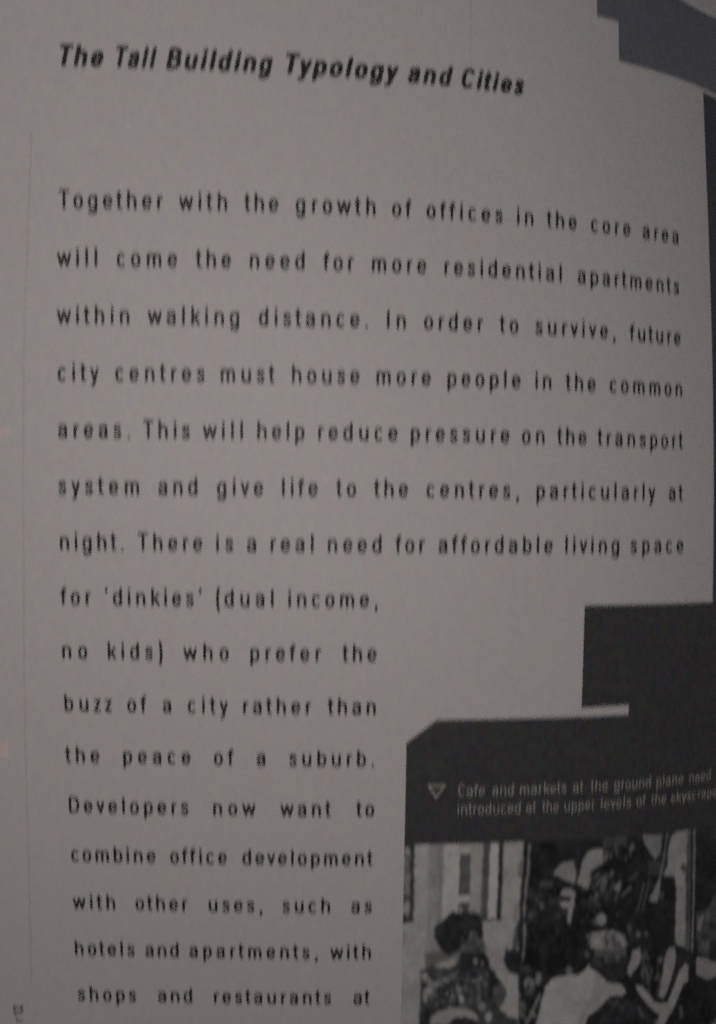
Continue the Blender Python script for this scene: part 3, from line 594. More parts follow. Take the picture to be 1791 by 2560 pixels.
[46,[[51.24,123.81],[50.83,126.15],[51.27,126.29],[51.68,123.95]]],
[30,[[46.45,125.53],[45.45,127.61],[45.81,127.82],[46.82,125.74]]],
[60,[[46.93,124.93],[45.96,127.23],[46.33,127.43],[47.3,125.13]]],
[46,[[51.39,123.14],[50.94,124.59],[51.18,124.69],[51.63,123.24]]],
[60,[[51.28,127.05],[50.38,129.36],[50.76,129.55],[51.66,127.24]]],
[46,[[45.87,122.85],[45.02,124.69],[45.31,124.85],[46.16,123.01]]],
[72,[[47.27,124.07],[46.25,125.32],[46.58,125.61],[47.61,124.36]]],
[46,[[46.18,122.97],[45.14,125.38],[45.43,125.53],[46.46,123.13]]],
[30,[[49.41,124.07],[48.87,125.76],[49.3,125.95],[49.85,124.26]]],
[30,[[51.37,123.4],[50.76,125.52],[51.01,125.62],[51.62,123.5]]],
[30,[[47.25,124.68],[46.26,126.92],[46.67,127.14],[47.67,124.9]]],
[72,[[46.47,127.01],[46.11,129.18],[46.42,129.28],[46.78,127.11]]],
[72,[[48.17,125.84],[47.54,127.85],[47.8,127.97],[48.44,125.96]]],
[46,[[45.48,122.15],[44.66,123.6],[45.06,123.86],[45.87,122.41]]],
[30,[[49.11,125.18],[48.71,127.0],[49.11,127.14],[49.5,125.32]]],
[30,[[50.21,122.89],[49.31,124.39],[49.54,124.55],[50.44,123.04]]],
[60,[[49.94,124.96],[49.3,127.06],[49.56,127.17],[50.2,125.07]]],
[60,[[48.84,127.01],[48.2,128.95],[48.47,129.07],[49.12,127.14]]],
[46,[[48.65,123.88],[47.56,125.17],[47.84,125.41],[48.93,124.12]]],
[46,[[49.14,123.1],[48.19,125.07],[48.43,125.21],[49.38,123.24]]],
[40,[[47.82,117.9],[47.65,119.2],[48.01,119.29],[48.18,117.99]]],
[40,[[52.99,117.16],[52.82,118.47],[53.11,118.54],[53.28,117.23]]],
[40,[[50.61,118.21],[50.49,120.19],[50.85,120.26],[50.97,118.28]]],
[40,[[50.93,118.03],[50.78,119.56],[51.19,119.66],[51.34,118.13]]],
[66,[[50.14,116.68],[50.02,118.8],[50.37,118.86],[50.49,116.74]]],
[66,[[49.83,117.0],[49.69,118.65],[49.93,118.7],[50.08,117.05]]],
[66,[[53.45,117.44],[53.33,119.47],[53.76,119.56],[53.88,117.52]]],
[40,[[48.78,118.14],[48.61,119.4],[49.03,119.51],[49.2,118.25]]],
[66,[[47.47,116.96],[47.3,118.27],[47.63,118.35],[47.8,117.04]]],
[40,[[50.87,117.31],[50.73,119.05],[51.09,119.13],[51.23,117.39]]],
[40,[[51.13,117.96],[51.02,120.13],[51.28,120.18],[51.39,118.0]]],
[66,[[53.45,118.63],[53.3,120.21],[53.6,120.28],[53.75,118.69]]],
[40,[[49.28,117.62],[49.14,119.46],[49.49,119.53],[49.62,117.69]]],
[40,[[51.35,116.77],[51.21,118.54],[51.59,118.62],[51.73,116.85]]],
[98,[[38.67,126.5],[39.41,125.83],[41.13,125.94],[41.99,126.89],[41.96,128.82],[41.5,130.57],[41.42,132.84],[41.07,133.55],[40.48,133.34],[40.49,131.63],[40.75,130.03],[39.54,129.86],[38.77,129.16],[39.39,128.56],[40.87,128.5],[40.99,127.78],[39.96,127.58],[38.94,127.32]]],
[96,[[49.03,133.25],[48.87,134.01],[48.35,134.44],[47.68,134.37],[47.11,133.84],[46.86,133.05],[47.01,132.29],[47.53,131.86],[48.2,131.92],[48.77,132.45]]],
[52,[[49.8,115.4],[52.28,115.44],[52.24,117.48],[50.09,117.62]]],
[74,[[52.81,118.64],[54.06,116.93],[54.51,118.63],[53.0,118.98]]],
[60,[[52.13,119.69],[52.8,119.75],[52.73,121.18],[52.29,120.98]]],
[84,[[55.86,115.75],[60.65,116.05],[60.67,120.05],[59.4,121.2],[57.76,119.42],[56.68,117.72]]],
[46,[[57.83,121.67],[60.67,121.33],[60.78,125.24],[57.84,124.26]]],
[72,[[61.61,115.95],[61.14,120.7],[60.74,123.88],[60.57,125.16],[61.19,125.33],[61.37,124.05],[61.77,120.86],[62.24,116.1]]],
[98,[[63.07,116.47],[64.34,115.81],[67.67,115.88],[67.35,120.52],[67.24,125.07],[68.25,135.21],[68.7,142.09],[65.78,140.92],[65.4,134.52],[65.07,128.4],[64.56,125.78],[62.25,125.17],[61.57,124.68],[62.37,123.15],[62.34,120.39],[62.53,118.01]]],
[105,[[64.34,120.63],[67.07,120.81],[67.43,128.4],[65.14,128.08],[64.65,125.71]]],
[92,[[61.68,123.71],[63.44,123.6],[64.47,124.71],[64.55,125.62],[62.25,125.17]]],
[66,[[66.89,116.11],[67.91,115.91],[69.64,135.27],[70.17,143.21],[68.84,142.46],[67.63,128.43]]],
[46,[[67.6,121.85],[67.97,121.9],[69.0,135.08],[69.33,142.2],[68.44,134.99]]],
[36,[[67.9,115.75],[68.7,115.69],[70.12,135.26],[70.22,143.74],[69.38,135.14]]],
[90,[[68.68,115.68],[69.27,123.71],[70.08,135.25],[70.53,143.44],[71.06,143.55],[70.6,135.35],[69.78,123.79],[69.18,115.75]]],
[90,[[59.3,128.33],[59.9,126.76],[60.94,124.93],[60.97,127.22],[60.88,129.34],[60.8,130.65],[59.19,130.45],[58.51,129.72]]],
[64,[[56.92,126.22],[56.12,129.73],[55.33,133.18],[55.71,133.32],[56.5,129.86],[57.3,126.36]]],
[64,[[57.94,125.54],[57.53,129.57],[56.58,133.32],[56.92,133.46],[57.88,129.68],[58.29,125.63]]],
[50,[[58.22,124.98],[58.83,127.33],[59.26,127.31],[58.63,124.96]]],
[86,[[49.89,126.23],[51.47,125.08],[51.72,127.12],[50.79,127.36]]],
[64,[[52.44,128.77],[53.39,127.81],[54.5,126.79],[53.86,126.15],[52.73,127.18],[51.78,128.15]]],
[50,[[53.69,125.68],[55.78,123.79],[55.26,123.28],[53.17,125.17]]],
[62,[[48.51,125.63],[48.15,126.56],[47.72,127.06],[47.37,126.92],[47.25,126.21],[47.39,125.2],[47.75,124.27],[48.19,123.78],[48.53,123.91],[48.65,124.61]]],
[72,[[49.9,123.4],[49.75,123.93],[49.52,124.22],[49.3,124.15],[49.17,123.77],[49.18,123.2],[49.33,122.67],[49.56,122.39],[49.78,122.45],[49.91,122.84]]],
[50,[[60.86,128.52],[61.96,128.49],[62.1,130.32],[61.2,130.54]]],
[58,[[65.56,123.87],[66.84,122.73],[67.24,125.07],[66.87,125.35]]],
[56,[[77.0,130.99],[75.19,133.53],[72.67,135.79],[72.6,139.36],[78.14,140.48]]],
[70,[[14.79,137.8],[16.87,139.0],[19.3,137.28],[19.4,140.4],[16.91,140.65],[14.86,140.43]]],
[33,[[14.39,133.48],[15.22,132.05],[16.49,130.8],[17.47,129.54],[18.8,130.3],[19.96,130.17],[21.12,129.97],[22.6,130.34],[23.24,131.82],[23.38,133.93],[22.68,137.0],[19.76,137.87],[16.58,139.25],[14.77,136.74],[14.06,134.77]]],
[33,[[14.03,133.23],[14.22,135.02],[14.77,136.82],[15.37,137.65],[16.28,138.91],[17.17,139.18],[18.31,138.23],[19.0,136.78],[20.23,136.33],[20.96,134.08],[21.06,132.46],[14.65,132.28]]],
[62,[[20.23,136.41],[20.9,134.4],[21.69,133.94],[22.59,134.46],[23.36,135.47],[24.08,136.97],[24.07,138.61],[22.75,139.05],[20.68,138.8],[19.02,137.6],[19.43,136.63]]],
[36,[[22.39,132.83],[23.42,132.87],[23.66,135.48],[22.78,135.61]]],
[46,[[20.61,136.67],[22.36,136.24],[22.55,137.56],[20.93,137.66]]],
[70,[[15.24,138.14],[16.14,139.15],[15.44,140.28],[14.31,141.73],[13.02,142.36],[12.47,140.86],[12.49,138.56]]],
[46,[[11.63,142.33],[13.72,141.55],[15.49,142.09],[17.83,142.0],[19.1,140.23],[19.19,138.26],[21.26,138.66],[24.08,138.94],[25.24,142.13],[26.34,143.51],[27.48,145.57],[28.86,147.83],[28.56,149.84],[27.49,151.64],[29.32,153.45],[31.5,154.27],[31.64,157.36],[11.43,156.41],[11.68,147.98]]],
[58,[[20.56,135.36],[21.72,134.92],[22.36,136.24],[22.11,137.71],[20.65,137.98],[20.17,136.82]]],
[76,[[20.9,134.4],[21.84,134.11],[22.17,134.93],[21.45,135.56],[20.86,135.37]]],
[30,[[21.94,132.49],[23.48,132.55],[23.57,134.99],[22.94,135.94],[22.37,134.45]]],
[104,[[15.9,140.95],[16.9,140.16],[18.35,139.54],[18.24,140.69],[17.24,141.65],[16.22,141.95],[15.63,141.77]]],
[35,[[19.19,138.26],[21.27,138.82],[24.07,138.77],[25.11,140.63],[24.95,142.45],[22.85,142.02],[20.67,143.26],[19.32,142.55]]],
[96,[[13.04,143.63],[12.97,144.17],[12.67,144.53],[12.27,144.55],[11.91,144.24],[11.74,143.71],[11.81,143.17],[12.11,142.82],[12.51,142.79],[12.87,143.1]]],
[84,[[13.79,144.92],[13.72,145.44],[13.35,145.82],[12.82,145.93],[12.34,145.72],[12.08,145.27],[12.15,144.75],[12.52,144.37],[13.05,144.26],[13.53,144.47]]],
[90,[[15.42,145.65],[15.2,146.23],[14.45,146.67],[13.47,146.8],[12.62,146.58],[12.24,146.08],[12.47,145.51],[13.21,145.07],[14.19,144.93],[15.04,145.16]]],
[98,[[14.43,147.73],[14.09,148.22],[13.44,148.39],[12.74,148.16],[12.24,147.62],[12.14,146.98],[12.48,146.49],[13.12,146.32],[13.83,146.55],[14.32,147.09]]],
[92,[[13.16,148.37],[13.06,149.15],[12.81,149.63],[12.49,149.61],[12.23,149.11],[12.13,148.31],[12.23,147.53],[12.48,147.06],[12.8,147.08],[13.06,147.58]]],
[98,[[18.15,147.86],[18.07,148.69],[17.84,149.19],[17.57,149.17],[17.35,148.63],[17.26,147.79],[17.35,146.96],[17.58,146.46],[17.85,146.48],[18.07,147.01]]],
[104,[[20.21,148.07],[20.42,149.36],[20.32,150.21],[19.95,150.31],[19.45,149.61],[19.02,148.38],[18.81,147.1],[18.91,146.25],[19.28,146.16],[19.78,146.85]]],
[86,[[17.39,144.79],[17.15,145.13],[16.58,145.26],[15.9,145.14],[15.37,144.82],[15.19,144.42],[15.44,144.09],[16.0,143.95],[16.68,144.07],[17.21,144.39]]],
[72,[[18.79,143.67],[18.76,144.15],[18.39,144.57],[17.84,144.77],[17.3,144.67],[17.0,144.31],[17.03,143.83],[17.39,143.41],[17.94,143.21],[18.48,143.31]]],
[84,[[22.78,140.68],[22.7,141.19],[22.43,141.49],[22.08,141.49],[21.78,141.17],[21.65,140.66],[21.73,140.16],[22.0,139.85],[22.35,139.86],[22.64,140.18]]],
[78,[[24.13,141.24],[24.01,141.62],[23.78,141.83],[23.52,141.77],[23.34,141.48],[23.3,141.06],[23.42,140.68],[23.65,140.47],[23.91,140.53],[24.09,140.82]]],
[78,[[23.71,145.08],[23.59,145.81],[23.29,146.23],[22.92,146.2],[22.62,145.72],[22.51,144.97],[22.63,144.25],[22.93,143.82],[23.3,143.86],[23.59,144.34]]],
[84,[[24.75,151.06],[24.57,151.58],[24.14,151.86],[23.63,151.79],[23.23,151.39],[23.09,150.83],[23.27,150.31],[23.69,150.03],[24.2,150.1],[24.61,150.49]]],
[102,[[26.09,153.48],[25.93,154.16],[25.56,154.54],[25.11,154.48],[24.76,154.01],[24.64,153.29],[24.79,152.61],[25.17,152.23],[25.62,152.29],[25.97,152.77]]],
[62,[[23.53,147.16],[23.55,147.67],[23.33,148.07],[22.94,148.19],[22.53,148.0],[22.26,147.56],[22.23,147.04],[22.46,146.65],[22.85,146.53],[23.25,146.72]]],
[70,[[17.91,143.34],[17.65,143.45],[17.12,143.32],[16.54,142.98],[16.13,142.58],[16.04,142.26],[16.31,142.15],[16.83,142.28],[17.41,142.62],[17.82,143.02]]],
[62,[[15.81,143.38],[15.66,143.64],[15.34,143.75],[14.99,143.67],[14.72,143.42],[14.65,143.11],[14.8,142.85],[15.11,142.74],[15.47,142.83],[15.74,143.07]]],
[74,[[21.07,146.76],[20.91,147.01],[20.58,147.1],[20.22,146.99],[19.96,146.73],[19.9,146.41],[20.06,146.16],[20.38,146.07],[20.74,146.18],[21.01,146.44]]],
[60,[[22.19,149.9],[21.97,150.2],[21.67,150.3],[21.42,150.15],[21.3,149.82],[21.37,149.42],[21.59,149.12],[21.88,149.02],[22.13,149.17],[22.25,149.51]]],
[58,[[21.31,144.76],[21.27,145.25],[21.07,145.56],[20.79,145.56],[20.55,145.26],[20.43,144.77],[20.47,144.28],[20.67,143.97],[20.95,143.97],[21.19,144.27]]],
[66,[[24.93,145.86],[24.91,146.27],[24.74,146.54],[24.47,146.58],[24.2,146.37],[24.04,145.99],[24.06,145.58],[24.23,145.31],[24.5,145.27],[24.77,145.48]]],
[62,[[15.33,147.89],[15.25,148.31],[14.86,148.63],[14.33,148.74],[13.85,148.58],[13.61,148.23],[13.7,147.81],[14.08,147.48],[14.61,147.37],[15.09,147.53]]],
[78,[[15.55,144.63],[15.49,144.94],[15.24,145.17],[14.89,145.23],[14.57,145.11],[14.4,144.84],[14.46,144.53],[14.71,144.3],[15.06,144.23],[15.38,144.36]]],
[56,[[21.92,147.4],[21.97,148.0],[21.87,148.39],[21.64,148.44],[21.38,148.11],[21.19,147.54],[21.14,146.94],[21.24,146.54],[21.46,146.5],[21.72,146.83]]],
[60,[[17.14,149.3],[17.03,149.62],[16.64,149.88],[16.1,149.98],[15.63,149.87],[15.41,149.61],[15.52,149.29],[15.92,149.03],[16.46,148.93],[16.92,149.03]]],
[34,[[17.69,147.62],[17.46,148.36],[17.1,148.76],[16.74,148.66],[16.52,148.11],[16.53,147.32],[16.75,146.58],[17.12,146.18],[17.48,146.27],[17.7,146.82]]],
[38,[[16.5,147.45],[16.28,147.99],[15.86,148.25],[15.41,148.13],[15.1,147.68],[15.05,147.07],[15.28,146.53],[15.69,146.27],[16.14,146.39],[16.45,146.83]]],
[40,[[15.09,144.24],[14.9,144.58],[14.5,144.73],[14.05,144.61],[13.73,144.28],[13.65,143.87],[13.85,143.52],[14.24,143.38],[14.69,143.49],[15.01,143.82]]],
[44,[[13.09,145.81],[12.92,146.17],[12.59,146.33],[12.24,146.24],[11.98,145.93],[11.93,145.52],[12.1,145.17],[12.43,145.0],[12.78,145.09],[13.04,145.4]]],
[36,[[19.23,149.69],[18.99,150.53],[18.62,150.99],[18.26,150.89],[18.04,150.28],[18.06,149.38],[18.3,148.54],[18.68,148.09],[19.04,148.18],[19.25,148.79]]],
[36,[[23.05,143.89],[22.81,144.32],[22.33,144.5],[21.78,144.35],[21.38,143.94],[21.29,143.42],[21.53,142.99],[22.01,142.81],[22.55,142.96],[22.95,143.37]]],
[44,[[17.69,142.72],[17.45,142.96],[16.92,143.0],[16.29,142.84],[15.81,142.53],[15.66,142.2],[15.9,141.96],[16.43,141.92],[17.06,142.08],[17.54,142.39]]],
[44,[[19.97,147.56],[20.13,147.86],[20.17,148.1],[20.06,148.2],[19.85,148.11],[19.62,147.86],[19.46,147.56],[19.43,147.31],[19.54,147.22],[19.74,147.31]]],
[36,[[24.68,149.27],[24.83,149.58],[24.85,149.83],[24.73,149.92],[24.52,149.83],[24.29,149.59],[24.14,149.28],[24.12,149.03],[24.24,148.93],[24.45,149.03]]],
[36,[[26.11,145.68],[25.99,145.71],[25.83,145.62],[25.7,145.45],[25.65,145.27],[25.7,145.14],[25.83,145.11],[25.99,145.2],[26.11,145.37],[26.16,145.55]]],
[84,[[15.18,150.0],[15.2,150.29],[15.11,150.49],[14.96,150.53],[14.8,150.39],[14.68,150.12],[14.67,149.83],[14.75,149.63],[14.91,149.59],[15.07,149.73]]],
[74,[[25.75,146.16],[25.87,146.34],[25.88,146.55],[25.77,146.71],[25.59,146.76],[25.4,146.67],[25.28,146.49],[25.28,146.28],[25.39,146.12],[25.57,146.07]]],
[44,[[13.44,142.64],[13.28,142.79],[13.03,142.8],[12.79,142.65],[12.64,142.41],[12.65,142.17],[12.82,142.01],[13.06,142.01],[13.31,142.15],[13.45,142.39]]],
[84,[[15.64,145.31],[15.81,145.61],[15.83,145.88],[15.7,146.01],[15.46,145.96],[15.21,145.75],[15.04,145.45],[15.02,145.18],[15.15,145.04],[15.39,145.09]]],
[62,[[17.68,149.1],[17.48,149.2],[17.27,149.15],[17.14,148.97],[17.14,148.74],[17.26,148.53],[17.46,148.43],[17.66,148.48],[17.79,148.66],[17.8,148.89]]],
[74,[[20.12,143.34],[20.08,143.57],[19.98,143.7],[19.86,143.69],[19.77,143.54],[19.74,143.31],[19.78,143.08],[19.87,142.95],[19.99,142.96],[20.09,143.11]]],
[36,[[13.74,143.15],[13.77,143.38],[13.73,143.54],[13.62,143.58],[13.49,143.47],[13.4,143.26],[13.36,143.03],[13.41,142.87],[13.52,142.83],[13.64,142.94]]],
[74,[[17.1,148.39],[16.9,148.47],[16.67,148.38],[16.5,148.16],[16.44,147.9],[16.52,147.69],[16.71,147.61],[16.94,147.7],[17.12,147.92],[17.18,148.18]]],
[36,[[23.59,145.34],[23.73,145.55],[23.76,145.76],[23.66,145.89],[23.47,145.89],[23.26,145.76],[23.12,145.55],[23.1,145.33],[23.2,145.2],[23.39,145.2]]],
[74,[[18.85,148.62],[18.73,148.86],[18.5,148.95],[18.25,148.87],[18.08,148.65],[18.05,148.37],[18.18,148.14],[18.41,148.04],[18.66,148.12],[18.83,148.34]]],
[74,[[16.43,145.28],[16.33,145.6],[16.21,145.78],[16.12,145.74],[16.08,145.52],[16.12,145.18],[16.22,144.86],[16.34,144.69],[16.43,144.72],[16.47,144.94]]],
[44,[[21.12,149.27],[20.93,149.4],[20.76,149.4],[20.66,149.28],[20.69,149.09],[20.82,148.89],[21.01,148.77],[21.19,148.77],[21.28,148.88],[21.25,149.08]]],
[74,[[18.34,149.39],[18.58,149.62],[18.69,149.83],[18.63,149.93],[18.42,149.9],[18.15,149.73],[17.91,149.49],[17.8,149.29],[17.86,149.18],[18.07,149.22]]],
[74,[[23.25,146.34],[23.32,146.54],[23.25,146.76],[23.09,146.92],[22.88,146.96],[22.71,146.87],[22.65,146.67],[22.71,146.45],[22.88,146.28],[23.08,146.24]]],
[62,[[14.75,147.3],[14.46,147.42],[14.18,147.34],[14.02,147.09],[14.04,146.77],[14.24,146.5],[14.53,146.37],[14.82,146.45],[14.98,146.7],[14.95,147.02]]],
[74,[[23.61,149.57],[23.4,149.83],[23.11,149.9],[22.87,149.74],[22.75,149.43],[22.81,149.07],[23.03,148.81],[23.31,148.74],[23.56,148.89],[23.67,149.21]]],
[62,[[21.33,149.08],[21.56,149.38],[21.6,149.71],[21.45,149.95],[21.16,150.0],[20.85,149.84],[20.62,149.54],[20.58,149.2],[20.73,148.97],[21.02,148.92]]],
[74,[[16.08,147.48],[16.2,147.73],[16.22,147.94],[16.12,148.02],[15.95,147.95],[15.76,147.74],[15.63,147.49],[15.62,147.28],[15.71,147.19],[15.89,147.27]]],
[36,[[18.95,147.95],[19.03,148.1],[19.02,148.3],[18.92,148.48],[18.77,148.58],[18.62,148.55],[18.54,148.4],[18.55,148.2],[18.65,148.02],[18.8,147.92]]],
[44,[[23.39,144.06],[23.28,144.37],[23.07,144.53],[22.82,144.48],[22.65,144.24],[22.61,143.9],[22.71,143.59],[22.93,143.43],[23.17,143.48],[23.35,143.72]]],
[62,[[23.62,148.38],[23.53,148.49],[23.43,148.53],[23.34,148.47],[23.3,148.35],[23.33,148.2],[23.41,148.09],[23.52,148.06],[23.61,148.11],[23.64,148.23]]],
[44,[[15.68,148.97],[15.81,149.21],[15.84,149.41],[15.76,149.47],[15.6,149.39],[15.42,149.19],[15.29,148.94],[15.26,148.75],[15.34,148.68],[15.5,148.76]]],
[36,[[24.47,147.04],[24.44,147.4],[24.35,147.62],[24.22,147.62],[24.11,147.39],[24.05,147.02],[24.08,146.66],[24.18,146.44],[24.31,146.45],[24.42,146.67]]],
[62,[[17.44,147.53],[17.21,147.67],[16.98,147.65],[16.85,147.48],[16.85,147.23],[17.0,146.98],[17.23,146.84],[17.46,146.85],[17.6,147.02],[17.59,147.28]]],
[62,[[21.8,148.19],[21.89,148.37],[21.87,148.58],[21.75,148.76],[21.56,148.82],[21.39,148.75],[21.3,148.57],[21.32,148.36],[21.44,148.18],[21.63,148.12]]],
[62,[[25.15,143.43],[25.03,143.52],[24.83,143.5],[24.61,143.38],[24.46,143.21],[24.43,143.05],[24.55,142.97],[24.75,142.99],[24.97,143.11],[25.12,143.28]]],
[36,[[19.29,145.82],[19.19,146.13],[19.06,146.3],[18.96,146.26],[18.92,146.03],[18.96,145.7],[19.07,145.39],[19.19,145.23],[19.29,145.26],[19.33,145.49]]],
[36,[[24.6,148.76],[24.58,149.07],[24.41,149.28],[24.17,149.31],[23.94,149.14],[23.82,148.85],[23.84,148.55],[24.01,148.34],[24.25,148.31],[24.48,148.47]]],
[74,[[25.23,143.67],[25.22,143.83],[25.13,143.93],[25.01,143.94],[24.91,143.85],[24.85,143.69],[24.87,143.52],[24.95,143.42],[25.07,143.41],[25.18,143.51]]],
[84,[[19.23,146.53],[19.04,146.64],[18.8,146.58],[18.59,146.37],[18.5,146.11],[18.56,145.88],[18.75,145.77],[19.0,145.83],[19.21,146.03],[19.29,146.3]]],
[62,[[16.19,142.71],[16.0,142.85],[15.81,142.86],[15.69,142.73],[15.69,142.51],[15.8,142.29],[15.99,142.15],[16.19,142.14],[16.31,142.27],[16.31,142.49]]],
[62,[[23.51,148.48],[23.62,148.71],[23.63,148.9],[23.54,148.97],[23.38,148.9],[23.21,148.71],[23.1,148.48],[23.09,148.29],[23.18,148.22],[23.34,148.29]]],
[44,[[22.26,145.99],[22.15,146.25],[21.97,146.37],[21.78,146.31],[21.66,146.1],[21.65,145.81],[21.75,145.55],[21.93,145.42],[22.12,145.48],[22.25,145.7]]],
[44,[[20.26,142.84],[20.46,143.11],[20.51,143.39],[20.38,143.59],[20.13,143.63],[19.85,143.49],[19.65,143.23],[19.61,142.95],[19.74,142.75],[19.99,142.71]]],
[84,[[18.9,143.52],[18.76,143.62],[18.57,143.61],[18.42,143.47],[18.36,143.27],[18.41,143.09],[18.55,142.98],[18.73,143.0],[18.89,143.13],[18.95,143.33]]],
[44,[[14.17,144.38],[14.23,144.63],[14.18,144.83],[14.03,144.91],[13.85,144.83],[13.71,144.63],[13.65,144.37],[13.7,144.17],[13.84,144.09],[14.02,144.17]]],
[36,[[18.07,147.64],[17.89,147.78],[17.73,147.81],[17.64,147.71],[17.66,147.53],[17.78,147.32],[17.95,147.19],[18.11,147.16],[18.2,147.26],[18.18,147.44]]],
[62,[[26.06,148.87],[26.11,149.13],[26.01,149.37],[25.8,149.49],[25.55,149.46],[25.37,149.28],[25.32,149.02],[25.42,148.78],[25.64,148.66],[25.88,148.69]]],
[44,[[17.09,142.72],[17.08,143.02],[16.99,143.21],[16.86,143.22],[16.74,143.04],[16.67,142.74],[16.69,142.44],[16.77,142.25],[16.9,142.24],[17.02,142.42]]],
[84,[[17.25,147.49],[17.21,147.76],[17.05,147.95],[16.81,147.98],[16.59,147.84],[16.48,147.59],[16.51,147.31],[16.68,147.13],[16.92,147.1],[17.13,147.24]]],
[74,[[17.82,150.39],[17.98,150.67],[17.97,150.99],[17.79,151.22],[17.52,151.26],[17.25,151.12],[17.09,150.83],[17.1,150.52],[17.28,150.29],[17.55,150.24]]],
[74,[[19.19,144.8],[19.04,145.03],[18.89,145.13],[18.79,145.06],[18.78,144.86],[18.86,144.59],[19.01,144.37],[19.16,144.27],[19.26,144.33],[19.27,144.53]]],
[84,[[19.77,146.51],[19.72,146.67],[19.53,146.81],[19.28,146.87],[19.05,146.84],[18.93,146.72],[18.98,146.57],[19.16,146.43],[19.42,146.36],[19.65,146.39]]],
[84,[[13.82,145.01],[13.67,145.13],[13.54,145.16],[13.47,145.09],[13.49,144.94],[13.6,144.76],[13.75,144.64],[13.89,144.6],[13.95,144.68],[13.93,144.83]]],
[74,[[19.14,142.83],[19.1,143.0],[18.99,143.1],[18.86,143.09],[18.75,142.97],[18.72,142.78],[18.76,142.61],[18.87,142.51],[19.0,142.53],[19.11,142.65]]],
[44,[[19.15,148.09],[19.13,148.28],[19.03,148.41],[18.88,148.43],[18.75,148.32],[18.68,148.14],[18.69,147.95],[18.79,147.82],[18.94,147.81],[19.07,147.91]]],
[36,[[22.98,147.67],[22.81,147.85],[22.57,147.88],[22.36,147.75],[22.25,147.5],[22.29,147.23],[22.45,147.05],[22.69,147.02],[22.9,147.16],[23.01,147.4]]],
[36,[[19.91,145.02],[20.13,145.32],[20.18,145.63],[20.04,145.83],[19.77,145.84],[19.46,145.65],[19.25,145.35],[19.2,145.04],[19.34,144.84],[19.61,144.84]]],
[62,[[13.39,148.36],[13.41,148.58],[13.32,148.75],[13.16,148.8],[12.99,148.72],[12.88,148.53],[12.87,148.3],[12.96,148.13],[13.12,148.08],[13.28,148.17]]],
[62,[[18.12,142.65],[18.09,142.82],[17.93,142.94],[17.71,142.98],[17.51,142.92],[17.41,142.78],[17.45,142.62],[17.61,142.49],[17.83,142.46],[18.03,142.52]]],
[62,[[23.51,148.58],[23.49,148.83],[23.33,149.03],[23.08,149.1],[22.83,149.01],[22.69,148.81],[22.7,148.56],[22.87,148.36],[23.12,148.29],[23.36,148.38]]],
[84,[[14.04,148.77],[14.01,149.05],[13.91,149.22],[13.79,149.21],[13.7,149.03],[13.66,148.75],[13.7,148.48],[13.79,148.31],[13.91,148.32],[14.01,148.49]]],
[44,[[13.65,148.12],[13.54,148.21],[13.34,148.2],[13.11,148.09],[12.95,147.93],[12.91,147.78],[13.02,147.7],[13.23,147.71],[13.46,147.81],[13.62,147.97]]],
[62,[[21.29,144.1],[21.33,144.34],[21.22,144.56],[21.02,144.67],[20.79,144.63],[20.63,144.45],[20.6,144.21],[20.71,144.0],[20.91,143.89],[21.13,143.93]]],
[44,[[26.36,150.56],[26.36,150.72],[26.3,150.83],[26.2,150.84],[26.1,150.76],[26.04,150.61],[26.04,150.45],[26.1,150.35],[26.2,150.33],[26.29,150.41]]],
[62,[[20.57,150.41],[20.43,150.72],[20.2,150.85],[19.96,150.77],[19.81,150.5],[19.81,150.15],[19.95,149.84],[20.19,149.71],[20.42,149.79],[20.57,150.06]]],
[62,[[20.29,150.37],[20.09,150.47],[19.85,150.4],[19.66,150.19],[19.59,149.92],[19.67,149.69],[19.86,149.6],[20.1,149.67],[20.3,149.88],[20.37,150.15]]],
[62,[[16.01,144.43],[16.12,144.68],[16.12,144.89],[16.0,144.99],[15.81,144.94],[15.63,144.76],[15.52,144.51],[15.53,144.3],[15.65,144.2],[15.83,144.25]]],
[62,[[20.29,144.59],[20.22,144.82],[20.11,144.94],[20.0,144.92],[19.94,144.75],[19.94,144.5],[20.01,144.27],[20.12,144.15],[20.23,144.18],[20.29,144.35]]],
[74,[[25.03,143.83],[24.98,144.14],[24.85,144.32],[24.68,144.3],[24.55,144.1],[24.5,143.78],[24.55,143.47],[24.68,143.28],[24.85,143.3],[24.98,143.51]]],
[74,[[20.76,150.22],[20.84,150.46],[20.79,150.7],[20.63,150.84],[20.41,150.84],[20.22,150.68],[20.13,150.44],[20.19,150.2],[20.35,150.06],[20.57,150.07]]],
[62,[[24.78,148.48],[24.71,148.75],[24.6,148.91],[24.5,148.88],[24.44,148.68],[24.45,148.38],[24.52,148.11],[24.63,147.95],[24.73,147.98],[24.79,148.18]]],
[84,[[22.26,145.4],[22.03,145.54],[21.79,145.51],[21.64,145.33],[21.63,145.07],[21.77,144.82],[22.0,144.68],[22.24,144.71],[22.39,144.89],[22.4,145.15]]],
[74,[[16.24,146.52],[16.13,146.6],[15.96,146.57],[15.8,146.45],[15.71,146.29],[15.72,146.14],[15.83,146.07],[16.0,146.09],[16.16,146.21],[16.25,146.38]]],
[74,[[17.87,149.63],[17.8,149.79],[17.66,149.86],[17.51,149.81],[17.4,149.67],[17.38,149.49],[17.46,149.33],[17.6,149.26],[17.75,149.31],[17.86,149.45]]],
[84,[[13.75,144.33],[13.81,144.67],[13.7,144.95],[13.47,145.06],[13.21,144.96],[13.01,144.69],[12.95,144.35],[13.06,144.07],[13.29,143.96],[13.55,144.05]]],
[74,[[19.59,147.67],[19.34,147.85],[19.12,147.89],[19.0,147.75],[19.03,147.5],[19.19,147.22],[19.44,147.03],[19.66,147.0],[19.78,147.14],[19.75,147.39]]],
